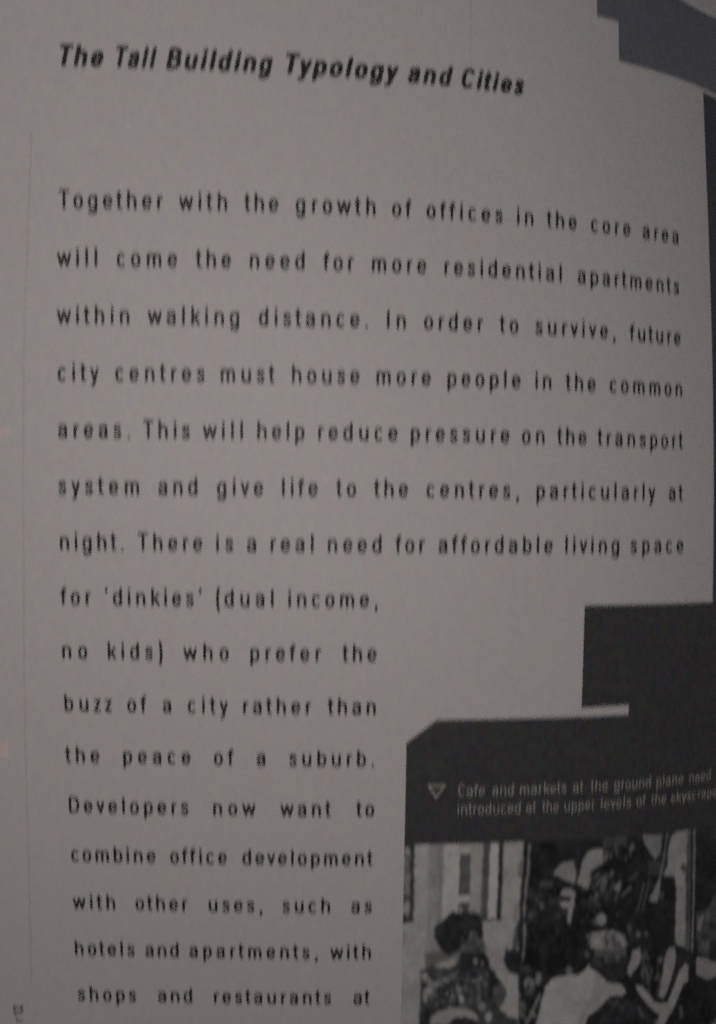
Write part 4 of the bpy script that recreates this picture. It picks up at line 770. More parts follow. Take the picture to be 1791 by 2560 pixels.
[58,[[25.86,146.66],[27.49,145.91],[28.78,147.83],[28.56,149.84],[27.4,151.29],[26.12,149.53]]],
[34,[[24.82,142.77],[26.34,143.51],[27.49,145.91],[26.01,146.5],[25.97,149.53],[25.2,149.15]]],
[36,[[12.01,152.87],[13.06,150.53],[13.96,151.06],[13.9,154.78],[11.54,154.71]]],
[98,[[13.78,152.91],[15.16,151.77],[18.68,150.71],[21.08,151.23],[22.92,152.58],[23.42,153.97],[22.66,153.67],[20.25,153.14],[18.46,153.24],[17.02,154.88],[13.76,154.77]]],
[33,[[17.17,154.89],[18.46,153.32],[20.25,153.14],[22.67,153.84],[23.62,155.17]]],
[62,[[22.81,137.64],[22.77,137.81],[22.64,137.91],[22.48,137.91],[22.34,137.8],[22.28,137.64],[22.32,137.47],[22.45,137.37],[22.61,137.37],[22.75,137.48]]],
[40,[[22.09,136.85],[22.16,137.11],[22.12,137.3],[22.0,137.36],[21.84,137.26],[21.71,137.04],[21.64,136.78],[21.67,136.59],[21.79,136.53],[21.95,136.64]]],
[50,[[20.98,135.95],[20.96,136.18],[20.89,136.32],[20.78,136.32],[20.69,136.18],[20.64,135.95],[20.66,135.72],[20.73,135.57],[20.83,135.57],[20.93,135.71]]],
[62,[[19.95,135.75],[20.02,135.97],[20.01,136.14],[19.92,136.19],[19.78,136.1],[19.65,135.91],[19.58,135.68],[19.59,135.51],[19.68,135.46],[19.82,135.55]]],
[74,[[23.28,137.28],[23.31,137.58],[23.25,137.77],[23.14,137.79],[23.0,137.64],[22.9,137.36],[22.87,137.07],[22.92,136.88],[23.04,136.85],[23.18,137.01]]],
[62,[[23.14,137.91],[23.03,138.19],[22.87,138.32],[22.7,138.27],[22.6,138.05],[22.61,137.74],[22.72,137.47],[22.89,137.34],[23.05,137.39],[23.15,137.61]]],
[50,[[22.83,135.16],[22.82,135.5],[22.74,135.72],[22.61,135.73],[22.49,135.52],[22.42,135.18],[22.42,134.83],[22.5,134.61],[22.63,134.61],[22.75,134.82]]],
[40,[[22.0,135.08],[21.86,135.36],[21.7,135.5],[21.56,135.44],[21.51,135.2],[21.56,134.88],[21.7,134.6],[21.86,134.46],[22.0,134.52],[22.05,134.75]]],
[50,[[22.01,136.07],[21.83,136.26],[21.59,136.3],[21.38,136.16],[21.27,135.9],[21.32,135.63],[21.5,135.43],[21.74,135.4],[21.95,135.53],[22.06,135.79]]],
[40,[[22.92,138.01],[23.01,138.36],[22.98,138.61],[22.85,138.66],[22.66,138.51],[22.48,138.2],[22.39,137.86],[22.42,137.61],[22.56,137.55],[22.75,137.71]]],
[50,[[19.83,135.6],[19.77,135.85],[19.62,135.99],[19.42,135.98],[19.27,135.81],[19.21,135.55],[19.27,135.3],[19.43,135.15],[19.62,135.17],[19.77,135.34]]],
[40,[[22.19,135.89],[22.09,135.99],[21.97,136.0],[21.88,135.93],[21.84,135.79],[21.88,135.65],[21.98,135.56],[22.1,135.54],[22.2,135.62],[22.23,135.75]]],
[50,[[19.6,136.75],[19.64,137.07],[19.61,137.28],[19.52,137.3],[19.39,137.13],[19.29,136.82],[19.25,136.5],[19.28,136.3],[19.38,136.27],[19.5,136.45]]],
[40,[[20.57,136.43],[20.49,136.76],[20.34,136.94],[20.17,136.91],[20.04,136.68],[20.01,136.34],[20.09,136.01],[20.25,135.82],[20.42,135.85],[20.54,136.08]]],
[40,[[23.54,137.26],[23.51,137.5],[23.38,137.65],[23.2,137.65],[23.04,137.51],[22.97,137.27],[23.0,137.03],[23.13,136.88],[23.3,136.87],[23.46,137.02]]],
[62,[[20.33,134.41],[20.28,134.57],[20.2,134.67],[20.09,134.65],[20.02,134.53],[20.0,134.35],[20.04,134.19],[20.13,134.09],[20.23,134.11],[20.31,134.23]]],
[103,[[23.27,131.9],[30.03,132.2],[29.75,134.46],[29.46,138.05],[28.41,138.32],[27.83,140.6],[28.26,141.95],[28.92,143.32],[29.16,145.33],[29.03,147.67],[28.88,147.83],[27.47,145.57],[26.49,143.52],[25.18,140.47],[24.31,138.45],[23.82,135.98]]],
[36,[[28.18,138.14],[29.03,138.68],[30.07,138.24],[31.17,139.3],[31.57,143.14],[31.01,144.1],[29.39,143.68],[28.74,142.64],[27.93,141.1]]],
[62,[[29.49,137.06],[30.59,132.88],[31.34,132.92],[31.34,137.99],[30.08,138.57]]],
[36,[[30.44,132.87],[31.34,132.92],[31.48,139.31],[31.03,139.45]]],
[86,[[31.54,132.92],[31.65,137.17],[31.57,140.95],[32.09,141.03],[32.17,137.23],[32.06,132.96]]],
[106,[[29.54,143.68],[30.85,143.93],[30.97,145.78],[30.88,148.29],[29.68,150.41],[28.74,151.8],[28.23,152.19],[27.61,152.07],[27.51,151.3],[28.44,150.0],[29.1,148.18],[29.25,145.67]]],
[80,[[34.49,146.43],[34.31,147.36],[33.76,147.9],[33.04,147.85],[32.44,147.23],[32.17,146.27],[32.35,145.35],[32.9,144.8],[33.61,144.85],[34.22,145.47]]],
[82,[[34.6,143.84],[35.69,144.08],[35.91,145.44],[35.21,146.9],[34.55,146.01]]],
[92,[[33.45,145.6],[34.36,145.33],[34.6,147.19],[33.88,148.15]]],
[60,[[33.03,151.65],[32.91,152.49],[32.51,152.99],[31.98,152.95],[31.53,152.4],[31.33,151.54],[31.46,150.7],[31.86,150.2],[32.38,150.24],[32.83,150.79]]],
[48,[[33.64,143.27],[33.5,143.85],[33.05,144.18],[32.48,144.15],[32.0,143.75],[31.8,143.15],[31.95,142.57],[32.39,142.24],[32.96,142.27],[33.44,142.67]]],
[44,[[31.26,141.31],[31.56,144.49],[32.17,144.49],[31.87,141.31]]],
[36,[[42.16,141.23],[42.07,141.51],[41.77,141.69],[41.36,141.69],[41.0,141.52],[40.84,141.24],[40.92,140.95],[41.23,140.78],[41.64,140.77],[42.0,140.95]]],
[36,[[38.9,139.01],[38.92,139.29],[38.79,139.5],[38.57,139.55],[38.34,139.43],[38.18,139.19],[38.17,138.91],[38.29,138.71],[38.51,138.65],[38.75,138.77]]],
[31,[[41.06,135.95],[40.94,136.51],[40.57,136.83],[40.09,136.8],[39.67,136.43],[39.49,135.85],[39.6,135.29],[39.97,134.97],[40.46,135.0],[40.87,135.38]]],
[36,[[32.88,135.19],[32.9,135.66],[32.8,135.96],[32.61,135.98],[32.41,135.7],[32.28,135.25],[32.26,134.78],[32.36,134.48],[32.55,134.46],[32.75,134.74]]],
[31,[[43.92,141.13],[43.78,141.66],[43.46,141.95],[43.08,141.88],[42.77,141.48],[42.67,140.9],[42.8,140.37],[43.12,140.08],[43.51,140.15],[43.81,140.55]]],
[26,[[34.52,141.42],[34.5,142.15],[34.26,142.61],[33.88,142.63],[33.52,142.19],[33.31,141.47],[33.32,140.74],[33.57,140.29],[33.94,140.27],[34.3,140.71]]],
[28,[[34.28,142.03],[34.32,142.39],[34.13,142.71],[33.79,142.86],[33.42,142.79],[33.17,142.52],[33.14,142.16],[33.32,141.84],[33.66,141.69],[34.03,141.76]]],
[28,[[34.3,140.12],[34.22,140.78],[34.04,141.16],[33.82,141.13],[33.64,140.7],[33.58,140.03],[33.66,139.38],[33.84,138.99],[34.06,139.02],[34.24,139.45]]],
[26,[[42.94,142.34],[42.64,143.01],[42.29,143.35],[42.02,143.23],[41.94,142.69],[42.07,141.94],[42.37,141.26],[42.72,140.93],[42.99,141.05],[43.07,141.59]]],
[28,[[39.13,142.28],[39.05,142.75],[38.91,143.02],[38.77,142.99],[38.68,142.67],[38.67,142.18],[38.74,141.71],[38.88,141.44],[39.02,141.47],[39.12,141.79]]],
[31,[[42.36,138.66],[42.44,139.11],[42.36,139.41],[42.15,139.47],[41.88,139.25],[41.66,138.84],[41.58,138.4],[41.66,138.09],[41.88,138.03],[42.14,138.25]]],
[28,[[35.26,138.02],[35.29,138.46],[35.07,138.81],[34.68,138.95],[34.27,138.81],[33.99,138.45],[33.96,138.01],[34.18,137.66],[34.57,137.52],[34.98,137.66]]],
[31,[[36.98,135.95],[37.27,136.63],[37.34,137.11],[37.17,137.2],[36.81,136.86],[36.42,136.22],[36.13,135.54],[36.06,135.06],[36.23,134.97],[36.58,135.31]]],
[26,[[34.78,139.62],[34.63,140.01],[34.33,140.21],[33.99,140.13],[33.74,139.8],[33.68,139.35],[33.83,138.96],[34.13,138.76],[34.47,138.84],[34.71,139.17]]],
[31,[[37.5,139.17],[37.7,139.86],[37.71,140.32],[37.53,140.38],[37.22,140.01],[36.91,139.36],[36.71,138.67],[36.7,138.21],[36.88,138.15],[37.19,138.51]]],
[28,[[44.52,136.41],[44.49,136.74],[44.36,136.94],[44.18,136.93],[44.02,136.72],[43.93,136.38],[43.96,136.05],[44.09,135.85],[44.27,135.86],[44.43,136.07]]],
[28,[[42.46,135.48],[42.54,136.15],[42.3,136.63],[41.85,136.74],[41.35,136.43],[41.0,135.83],[40.93,135.16],[41.16,134.68],[41.61,134.58],[42.11,134.88]]],
[31,[[41.95,139.44],[41.85,139.7],[41.5,139.88],[41.03,139.9],[40.62,139.76],[40.43,139.51],[40.53,139.24],[40.89,139.07],[41.35,139.05],[41.76,139.19]]],
[31,[[35.38,141.44],[35.58,142.11],[35.61,142.56],[35.46,142.61],[35.18,142.24],[34.89,141.6],[34.69,140.92],[34.66,140.47],[34.82,140.43],[35.09,140.79]]],
[28,[[34.18,141.64],[34.05,142.06],[33.88,142.29],[33.73,142.24],[33.67,141.92],[33.71,141.47],[33.84,141.05],[34.01,140.82],[34.16,140.87],[34.22,141.18]]],
[26,[[36.16,136.04],[35.87,136.47],[35.44,136.62],[35.04,136.42],[34.82,135.96],[34.87,135.41],[35.16,134.98],[35.58,134.83],[35.98,135.02],[36.2,135.48]]],
[26,[[39.34,140.63],[39.26,141.12],[38.95,141.41],[38.52,141.4],[38.16,141.09],[37.98,140.59],[38.06,140.1],[38.37,139.81],[38.79,139.82],[39.16,140.13]]],
[36,[[39.31,141.21],[38.98,141.68],[38.55,141.85],[38.19,141.64],[38.04,141.15],[38.14,140.55],[38.47,140.08],[38.9,139.92],[39.25,140.12],[39.41,140.61]]],
[36,[[37.95,137.35],[37.71,137.82],[37.4,138.04],[37.15,137.92],[37.06,137.51],[37.15,136.96],[37.4,136.49],[37.7,136.27],[37.95,136.39],[38.05,136.8]]],
[26,[[41.04,142.99],[40.83,143.23],[40.46,143.27],[40.07,143.1],[39.8,142.78],[39.76,142.43],[39.96,142.19],[40.33,142.15],[40.72,142.32],[40.99,142.64]]],
[28,[[39.31,137.08],[39.33,137.56],[39.13,137.89],[38.8,137.94],[38.47,137.69],[38.25,137.24],[38.23,136.76],[38.43,136.43],[38.75,136.38],[39.09,136.63]]],
[28,[[38.76,141.65],[38.79,141.98],[38.66,142.23],[38.42,142.29],[38.16,142.15],[37.98,141.85],[37.95,141.51],[38.08,141.27],[38.32,141.21],[38.58,141.35]]],
[26,[[39.5,140.7],[39.35,141.23],[39.16,141.52],[38.99,141.47],[38.92,141.09],[38.97,140.52],[39.12,139.99],[39.31,139.7],[39.48,139.75],[39.55,140.14]]],
[26,[[34.98,141.24],[34.78,141.69],[34.56,141.92],[34.42,141.85],[34.4,141.5],[34.51,141.01],[34.71,140.56],[34.92,140.33],[35.07,140.4],[35.09,140.75]]],
[28,[[37.85,139.84],[37.96,140.24],[37.93,140.53],[37.75,140.6],[37.51,140.42],[37.29,140.05],[37.18,139.65],[37.21,139.36],[37.38,139.29],[37.63,139.47]]],
[28,[[42.88,137.83],[42.81,138.38],[42.54,138.7],[42.16,138.69],[41.83,138.33],[41.66,137.78],[41.72,137.24],[42.0,136.91],[42.37,136.93],[42.71,137.28]]],
[36,[[39.55,139.55],[39.35,139.81],[39.12,139.89],[38.94,139.78],[38.88,139.51],[38.97,139.19],[39.16,138.93],[39.39,138.85],[39.57,138.96],[39.63,139.23]]],
[36,[[41.32,140.21],[41.0,140.72],[40.62,140.93],[40.33,140.76],[40.24,140.29],[40.38,139.68],[40.7,139.17],[41.07,138.96],[41.36,139.12],[41.46,139.6]]],
[36,[[36.02,140.76],[35.85,141.01],[35.56,141.09],[35.25,140.97],[35.04,140.7],[35.01,140.38],[35.17,140.12],[35.46,140.04],[35.77,140.16],[35.99,140.43]]],
[28,[[43.74,137.71],[43.61,138.45],[43.23,138.88],[42.76,138.82],[42.36,138.3],[42.19,137.53],[42.32,136.79],[42.69,136.36],[43.17,136.42],[43.57,136.93]]],
[36,[[34.66,137.58],[34.75,138.13],[34.57,138.56],[34.18,138.71],[33.74,138.53],[33.4,138.08],[33.31,137.54],[33.49,137.11],[33.88,136.95],[34.33,137.13]]],
[36,[[34.21,139.64],[34.31,139.98],[34.27,140.23],[34.13,140.29],[33.92,140.14],[33.74,139.83],[33.64,139.49],[33.68,139.24],[33.82,139.18],[34.03,139.34]]],
[31,[[35.84,140.3],[35.87,140.72],[35.63,141.08],[35.21,141.25],[34.77,141.15],[34.48,140.83],[34.45,140.41],[34.69,140.05],[35.11,139.88],[35.55,139.98]]],
[26,[[37.21,141.69],[37.2,142.11],[37.11,142.37],[36.98,142.36],[36.85,142.09],[36.77,141.66],[36.78,141.24],[36.87,140.98],[37.01,140.99],[37.14,141.26]]],
[36,[[43.7,139.54],[43.85,140.09],[43.84,140.46],[43.66,140.51],[43.4,140.21],[43.14,139.69],[43.0,139.14],[43.01,138.77],[43.18,138.72],[43.44,139.01]]],
[46,[[34.26,148.18],[34.21,148.51],[34.06,148.71],[33.86,148.7],[33.69,148.47],[33.61,148.13],[33.66,147.79],[33.81,147.59],[34.01,147.61],[34.18,147.83]]],
[88,[[34.27,154.21],[34.25,154.48],[34.11,154.65],[33.91,154.67],[33.73,154.51],[33.63,154.24],[33.65,153.97],[33.78,153.79],[33.98,153.78],[34.16,153.94]]],
[76,[[33.22,154.13],[33.33,154.45],[33.28,154.71],[33.1,154.83],[32.85,154.75],[32.64,154.51],[32.53,154.19],[32.57,153.93],[32.75,153.81],[33.0,153.89]]],
[60,[[32.93,147.16],[33.06,147.39],[33.1,147.57],[33.02,147.63],[32.86,147.56],[32.68,147.37],[32.54,147.14],[32.51,146.96],[32.58,146.89],[32.74,146.97]]],
[88,[[34.79,153.25],[34.89,153.59],[34.86,153.84],[34.72,153.9],[34.51,153.75],[34.32,153.45],[34.23,153.11],[34.26,152.86],[34.4,152.8],[34.61,152.95]]],
[76,[[34.11,153.3],[33.91,153.48],[33.69,153.5],[33.55,153.37],[33.53,153.12],[33.65,152.86],[33.86,152.69],[34.08,152.66],[34.22,152.79],[34.23,153.04]]],
[88,[[34.49,153.56],[34.32,153.84],[34.14,153.96],[34.04,153.89],[34.04,153.65],[34.15,153.33],[34.32,153.05],[34.5,152.92],[34.6,152.99],[34.6,153.23]]],
[34,[[33.64,147.1],[33.58,147.4],[33.41,147.58],[33.19,147.56],[33.01,147.35],[32.93,147.04],[32.99,146.75],[33.16,146.57],[33.38,146.59],[33.56,146.79]]],
[88,[[33.14,146.78],[33.05,146.93],[32.9,146.99],[32.74,146.93],[32.64,146.77],[32.63,146.57],[32.72,146.41],[32.88,146.35],[33.03,146.42],[33.14,146.58]]],
[88,[[34.46,146.09],[34.39,146.26],[34.19,146.34],[33.94,146.32],[33.74,146.19],[33.66,146.01],[33.74,145.85],[33.93,145.76],[34.18,145.79],[34.38,145.91]]],
[60,[[34.62,146.94],[34.51,147.2],[34.29,147.32],[34.05,147.26],[33.88,147.03],[33.84,146.73],[33.95,146.46],[34.17,146.34],[34.41,146.41],[34.58,146.63]]],
[88,[[35.07,153.93],[34.96,154.17],[34.78,154.27],[34.6,154.2],[34.49,153.99],[34.49,153.71],[34.6,153.48],[34.78,153.37],[34.96,153.44],[35.07,153.65]]],
[34,[[32.32,145.73],[32.35,146.07],[32.24,146.3],[32.05,146.34],[31.84,146.16],[31.7,145.84],[31.68,145.5],[31.79,145.27],[31.98,145.24],[32.18,145.41]]],
[60,[[33.69,147.64],[33.64,147.9],[33.46,148.07],[33.22,148.07],[33.01,147.9],[32.91,147.64],[32.96,147.37],[33.13,147.21],[33.37,147.21],[33.58,147.37]]],
[60,[[34.07,148.93],[34.09,149.14],[33.99,149.3],[33.81,149.36],[33.62,149.3],[33.5,149.13],[33.48,148.93],[33.58,148.76],[33.75,148.7],[33.94,148.76]]],
[34,[[32.43,152.54],[32.5,152.9],[32.41,153.17],[32.2,153.24],[31.94,153.1],[31.75,152.79],[31.68,152.43],[31.77,152.16],[31.98,152.08],[32.23,152.23]]],
[46,[[34.13,143.72],[34.12,143.94],[33.99,144.09],[33.79,144.13],[33.6,144.02],[33.49,143.82],[33.5,143.6],[33.63,143.44],[33.83,143.41],[34.02,143.52]]],
[88,[[32.45,153.38],[32.49,153.57],[32.41,153.78],[32.22,153.93],[32.01,153.95],[31.85,153.85],[31.81,153.66],[31.89,153.45],[32.07,153.3],[32.29,153.28]]],
[60,[[34.1,145.4],[34.29,145.75],[34.34,146.01],[34.23,146.09],[34.01,145.95],[33.76,145.65],[33.58,145.3],[33.53,145.04],[33.63,144.96],[33.85,145.1]]],
[76,[[32.26,152.91],[32.08,153.2],[31.84,153.31],[31.63,153.2],[31.52,152.91],[31.56,152.56],[31.73,152.27],[31.97,152.16],[32.19,152.27],[32.3,152.56]]],
[46,[[31.36,145.05],[31.31,145.23],[31.2,145.33],[31.08,145.3],[30.99,145.17],[30.96,144.98],[31.01,144.8],[31.11,144.7],[31.24,144.73],[31.33,144.86]]],
[34,[[33.37,152.06],[33.36,152.31],[33.27,152.46],[33.13,152.47],[32.99,152.33],[32.9,152.09],[32.91,151.84],[33.0,151.68],[33.14,151.67],[33.28,151.81]]],
[88,[[33.69,148.36],[33.6,148.54],[33.48,148.62],[33.38,148.58],[33.34,148.42],[33.37,148.21],[33.46,148.03],[33.57,147.94],[33.67,147.99],[33.72,148.15]]],
[76,[[32.07,150.81],[31.91,151.0],[31.71,151.06],[31.56,150.95],[31.51,150.73],[31.58,150.47],[31.74,150.27],[31.94,150.22],[32.09,150.32],[32.14,150.55]]],
[76,[[33.13,148.28],[33.19,148.48],[33.14,148.66],[33.0,148.76],[32.82,148.73],[32.67,148.6],[32.61,148.4],[32.66,148.22],[32.8,148.12],[32.98,148.15]]],
[46,[[34.18,152.94],[34.31,153.31],[34.27,153.6],[34.09,153.7],[33.83,153.58],[33.59,153.28],[33.46,152.92],[33.5,152.63],[33.68,152.52],[33.94,152.64]]],
[60,[[33.06,153.47],[32.92,153.73],[32.73,153.85],[32.56,153.77],[32.48,153.53],[32.51,153.21],[32.65,152.95],[32.84,152.84],[33.0,152.91],[33.09,153.16]]],
[60,[[33.62,146.34],[33.57,146.55],[33.46,146.66],[33.33,146.64],[33.22,146.49],[33.19,146.27],[33.24,146.06],[33.36,145.95],[33.49,145.97],[33.59,146.12]]],
[88,[[31.78,149.13],[31.66,149.28],[31.51,149.31],[31.4,149.23],[31.36,149.06],[31.41,148.87],[31.53,148.73],[31.68,148.69],[31.8,148.77],[31.83,148.94]]],
[46,[[31.89,146.05],[31.93,146.21],[31.87,146.36],[31.73,146.44],[31.58,146.42],[31.46,146.3],[31.42,146.14],[31.49,145.99],[31.62,145.91],[31.77,145.94]]],
[112,[[45.76,142.66],[46.24,143.8],[47.69,144.79],[49.3,146.48],[50.4,147.88],[52.31,148.53],[53.73,149.22],[54.86,150.4],[54.18,150.65],[52.44,150.43],[51.09,150.61],[50.31,151.55],[49.91,153.22],[47.94,153.86],[46.49,154.56],[45.67,157.23],[35.04,156.24],[35.53,153.37],[36.15,150.18],[36.64,147.51],[38.11,145.6],[39.65,145.06],[41.23,144.94],[43.64,145.07],[45.04,144.19]]],
[74,[[42.38,144.11],[42.23,144.54],[41.81,144.78],[41.26,144.73],[40.81,144.42],[40.62,143.96],[40.76,143.53],[41.18,143.29],[41.73,143.33],[42.18,143.65]]],
[104,[[45.33,151.69],[47.73,150.57],[49.93,148.42],[52.34,149.05],[50.91,150.42],[50.15,151.7],[49.74,153.2],[46.48,154.38],[45.63,156.62],[44.17,156.9]]],
[96,[[47.39,152.94],[49.63,151.47],[49.9,153.05],[47.94,153.86]]],
[80,[[33.33,156.11],[34.58,152.95],[36.1,148.99],[35.43,148.61],[33.92,152.57],[32.67,155.72]]],
[42,[[35.1,155.97],[35.85,152.27],[36.47,148.91],[36.01,148.76],[35.39,152.1],[34.64,155.8]]],
[92,[[45.02,138.49],[45.81,136.91],[46.48,135.97],[47.93,135.61],[50.42,135.77],[52.32,136.55],[53.43,137.84],[54.05,139.25],[53.45,140.53],[52.14,141.22],[50.43,140.86],[47.39,140.05],[46.14,139.6]]],
[100,[[46.06,136.93],[47.79,135.93],[48.62,136.18],[48.61,138.5],[47.37,139.71],[46.33,138.78]]],
[104,[[49.0,136.23],[48.74,137.34],[48.91,137.41],[49.17,136.29]]],
[54,[[48.93,136.29],[48.41,138.62],[48.68,138.72],[49.21,136.39]]],
[108,[[50.45,136.17],[52.18,136.86],[52.24,136.65],[50.5,135.96]]],
[54,[[51.34,137.03],[53.81,138.63],[53.9,138.47],[51.42,136.87]]],
[108,[[48.4,136.14],[46.96,137.41],[47.14,137.61],[48.57,136.34]]],
[96,[[48.13,137.05],[47.13,138.54],[47.29,138.66],[48.28,137.17]]],
[64,[[48.86,136.34],[48.52,137.53],[48.83,137.66],[49.16,136.47]]],
[108,[[49.97,137.23],[50.83,138.94],[51.01,138.88],[50.15,137.16]]],
[104,[[48.8,136.54],[48.43,137.72],[48.67,137.84],[49.05,136.65]]],
[64,[[50.22,137.53],[51.22,139.31],[51.39,139.24],[50.39,137.46]]],
[54,[[50.91,137.01],[51.95,137.79],[52.11,137.55],[51.07,136.77]]],
[104,[[48.74,136.06],[47.5,137.73],[47.68,137.88],[48.92,136.21]]],
[72,[[49.08,136.52],[49.04,137.74],[49.31,137.8],[49.35,136.57]]],
[108,[[49.05,136.07],[48.74,137.76],[48.94,137.83],[49.25,136.14]]],
[96,[[49.56,136.36],[51.01,138.69],[51.27,138.56],[49.82,136.23]]],
[108,[[47.34,135.91],[45.21,136.44],[45.28,136.64],[47.41,136.12]]],
[96,[[49.99,136.91],[51.19,138.75],[51.38,138.65],[50.18,136.81]]],
[108,[[46.95,135.92],[44.86,136.42],[44.97,136.73],[47.06,136.24]]],
[72,[[50.3,136.1],[53.19,137.25],[53.24,137.05],[50.35,135.9]]],
[64,[[49.47,136.69],[49.84,137.82],[50.11,137.77],[49.74,136.64]]],
[72,[[51.45,136.84],[53.81,138.02],[53.92,137.72],[51.55,136.55]]],
[72,[[49.83,137.61],[50.32,139.0],[50.57,138.95],[50.07,137.56]]],
[64,[[50.08,137.01],[50.83,138.11],[51.06,137.98],[50.3,136.88]]],
[72,[[49.67,136.18],[50.64,137.15],[50.83,136.96],[49.86,135.99]]],
[96,[[48.36,136.02],[47.23,136.77],[47.36,136.94],[48.49,136.2]]],
[96,[[51.27,136.67],[52.63,137.31],[52.72,137.04],[51.36,136.4]]],
[96,[[51.21,137.15],[53.45,138.82],[53.56,138.67],[51.31,136.99]]],
[72,[[48.21,136.2],[46.63,137.34],[46.75,137.49],[48.33,136.35]]],
[54,[[49.04,137.34],[48.98,139.54],[49.28,139.6],[49.34,137.4]]],
[104,[[48.44,136.14],[47.31,137.21],[47.49,137.4],[48.62,136.33]]],
[104,[[49.06,136.1],[48.65,138.18],[48.82,138.23],[49.22,136.16]]],
[96,[[50.68,137.41],[52.24,139.23],[52.41,139.1],[50.84,137.28]]],
[108,[[49.39,136.6],[49.73,137.87],[49.97,137.85],[49.64,136.58]]],
[72,[[49.77,137.05],[50.28,138.2],[50.53,138.12],[50.01,136.97]]],
[56,[[46.12,139.29],[47.38,139.88],[49.03,139.88],[50.73,140.39],[52.41,140.24],[53.22,139.66],[53.16,141.16],[50.46,141.37],[47.42,140.55]]],
[58,[[49.67,138.04],[49.8,139.04],[49.72,139.66],[49.45,139.67],[49.11,139.07],[48.82,138.09],[48.69,137.09],[48.77,136.47],[49.03,136.46],[49.38,137.06]]],
[78,[[50.78,138.65],[50.87,139.55],[50.74,140.11],[50.44,140.13],[50.07,139.58],[49.79,138.69],[49.69,137.8],[49.82,137.24],[50.12,137.22],[50.49,137.76]]],
[62,[[51.54,138.57],[51.7,139.67],[51.63,140.36],[51.36,140.37],[51.0,139.7],[50.68,138.61],[50.53,137.52],[50.6,136.83],[50.86,136.82],[51.23,137.48]]],
[66,[[49.78,136.24],[49.8,136.64],[49.69,136.89],[49.49,136.9],[49.28,136.66],[49.13,136.27],[49.11,135.88],[49.22,135.63],[49.42,135.61],[49.64,135.85]]],
[64,[[52.71,139.69],[52.78,140.5],[52.64,141.0],[52.33,141.01],[51.97,140.53],[51.7,139.73],[51.62,138.93],[51.77,138.43],[52.08,138.42],[52.43,138.9]]],
[80,[[48.46,137.28],[48.58,138.07],[48.55,138.57],[48.39,138.58],[48.16,138.1],[47.94,137.31],[47.83,136.52],[47.85,136.03],[48.01,136.02],[48.25,136.5]]],
[96,[[49.97,136.32],[51.44,137.09],[52.86,138.85],[53.44,138.44],[51.89,136.54],[50.24,135.65]]],
[36,[[45.93,140.24],[47.39,140.05],[49.75,140.79],[52.64,141.1],[54.1,139.93],[54.88,145.95],[53.12,147.95],[50.36,147.28],[47.68,144.62],[46.19,143.12]]],
[60,[[46.37,139.45],[47.89,140.1],[49.89,140.3],[52.42,140.41],[53.71,139.38],[54.01,141.09],[53.24,142.35],[52.43,142.94],[50.85,142.08],[49.54,142.62],[47.97,141.45],[46.79,140.83]]],
[72,[[49.98,141.82],[50.29,143.36],[50.55,143.36],[50.24,141.81]]],
[56,[[53.38,141.14],[53.19,142.04],[53.43,142.13],[53.61,141.22]]],
[44,[[46.79,140.24],[46.87,141.56],[47.16,141.59],[47.08,140.27]]],
[84,[[49.74,141.47],[50.01,142.99],[50.21,142.99],[49.94,141.47]]],
[56,[[48.0,140.3],[48.24,141.29],[48.41,141.28],[48.17,140.28]]],
[34,[[52.69,141.21],[53.08,143.09],[53.28,143.08],[52.89,141.2]]],
[44,[[51.42,141.55],[51.58,143.33],[51.79,143.34],[51.63,141.57]]],
[44,[[47.87,141.3],[47.71,142.3],[47.91,142.36],[48.07,141.36]]],
[56,[[51.45,142.09],[51.8,143.72],[52.01,143.71],[51.66,142.08]]],
[56,[[52.79,140.47],[52.76,141.76],[53.01,141.81],[53.04,140.52]]],
[44,[[49.3,141.34],[49.56,142.32],[49.84,142.29],[49.59,141.32]]],
[84,[[49.31,141.72],[49.63,143.37],[49.81,143.36],[49.48,141.72]]],
[72,[[49.4,140.7],[49.64,142.08],[49.82,142.08],[49.58,140.7]]],
[56,[[47.79,140.87],[47.93,142.64],[48.21,142.67],[48.07,140.89]]],
[56,[[51.49,141.95],[51.47,142.85],[51.7,142.89],[51.71,142.0]]],
[56,[[47.46,140.8],[47.69,141.82],[47.91,141.8],[47.68,140.79]]],
[84,[[47.1,140.12],[46.98,141.65],[47.15,141.69],[47.28,140.16]]],
[84,[[50.84,141.34],[50.87,142.23],[51.12,142.27],[51.09,141.37]]],
[34,[[51.21,142.07],[51.16,143.62],[51.35,143.66],[51.39,142.1]]],
[34,[[48.64,139.63],[48.81,141.05],[49.0,141.06],[48.83,139.64]]],
[34,[[46.76,141.41],[46.62,143.0],[46.94,143.08],[47.08,141.5]]],
[34,[[53.02,141.17],[53.07,143.12],[53.35,143.16],[53.3,141.22]]],
[72,[[48.44,139.85],[48.52,141.32],[48.82,141.35],[48.74,139.88]]],
[44,[[50.94,140.61],[50.8,142.19],[51.09,142.27],[51.23,140.69]]],
[34,[[46.64,140.48],[46.66,142.42],[46.96,142.46],[46.94,140.53]]],
[72,[[47.75,141.05],[47.72,142.52],[47.89,142.55],[47.92,141.08]]],
[72,[[53.43,140.43],[53.72,142.01],[54.04,142.01],[53.75,140.43]]],
[84,[[51.81,141.42],[51.94,142.45],[52.17,142.46],[52.04,141.43]]],
[34,[[48.47,141.4],[48.7,142.67],[48.97,142.66],[48.74,141.39]]],
[72,[[47.11,140.81],[47.02,142.61],[47.29,142.67],[47.38,140.87]]],
[64,[[45.67,140.72],[45.6,141.19],[45.36,141.46],[45.04,141.43],[44.76,141.11],[44.63,140.62],[44.7,140.16],[44.94,139.89],[45.26,139.92],[45.54,140.24]]],
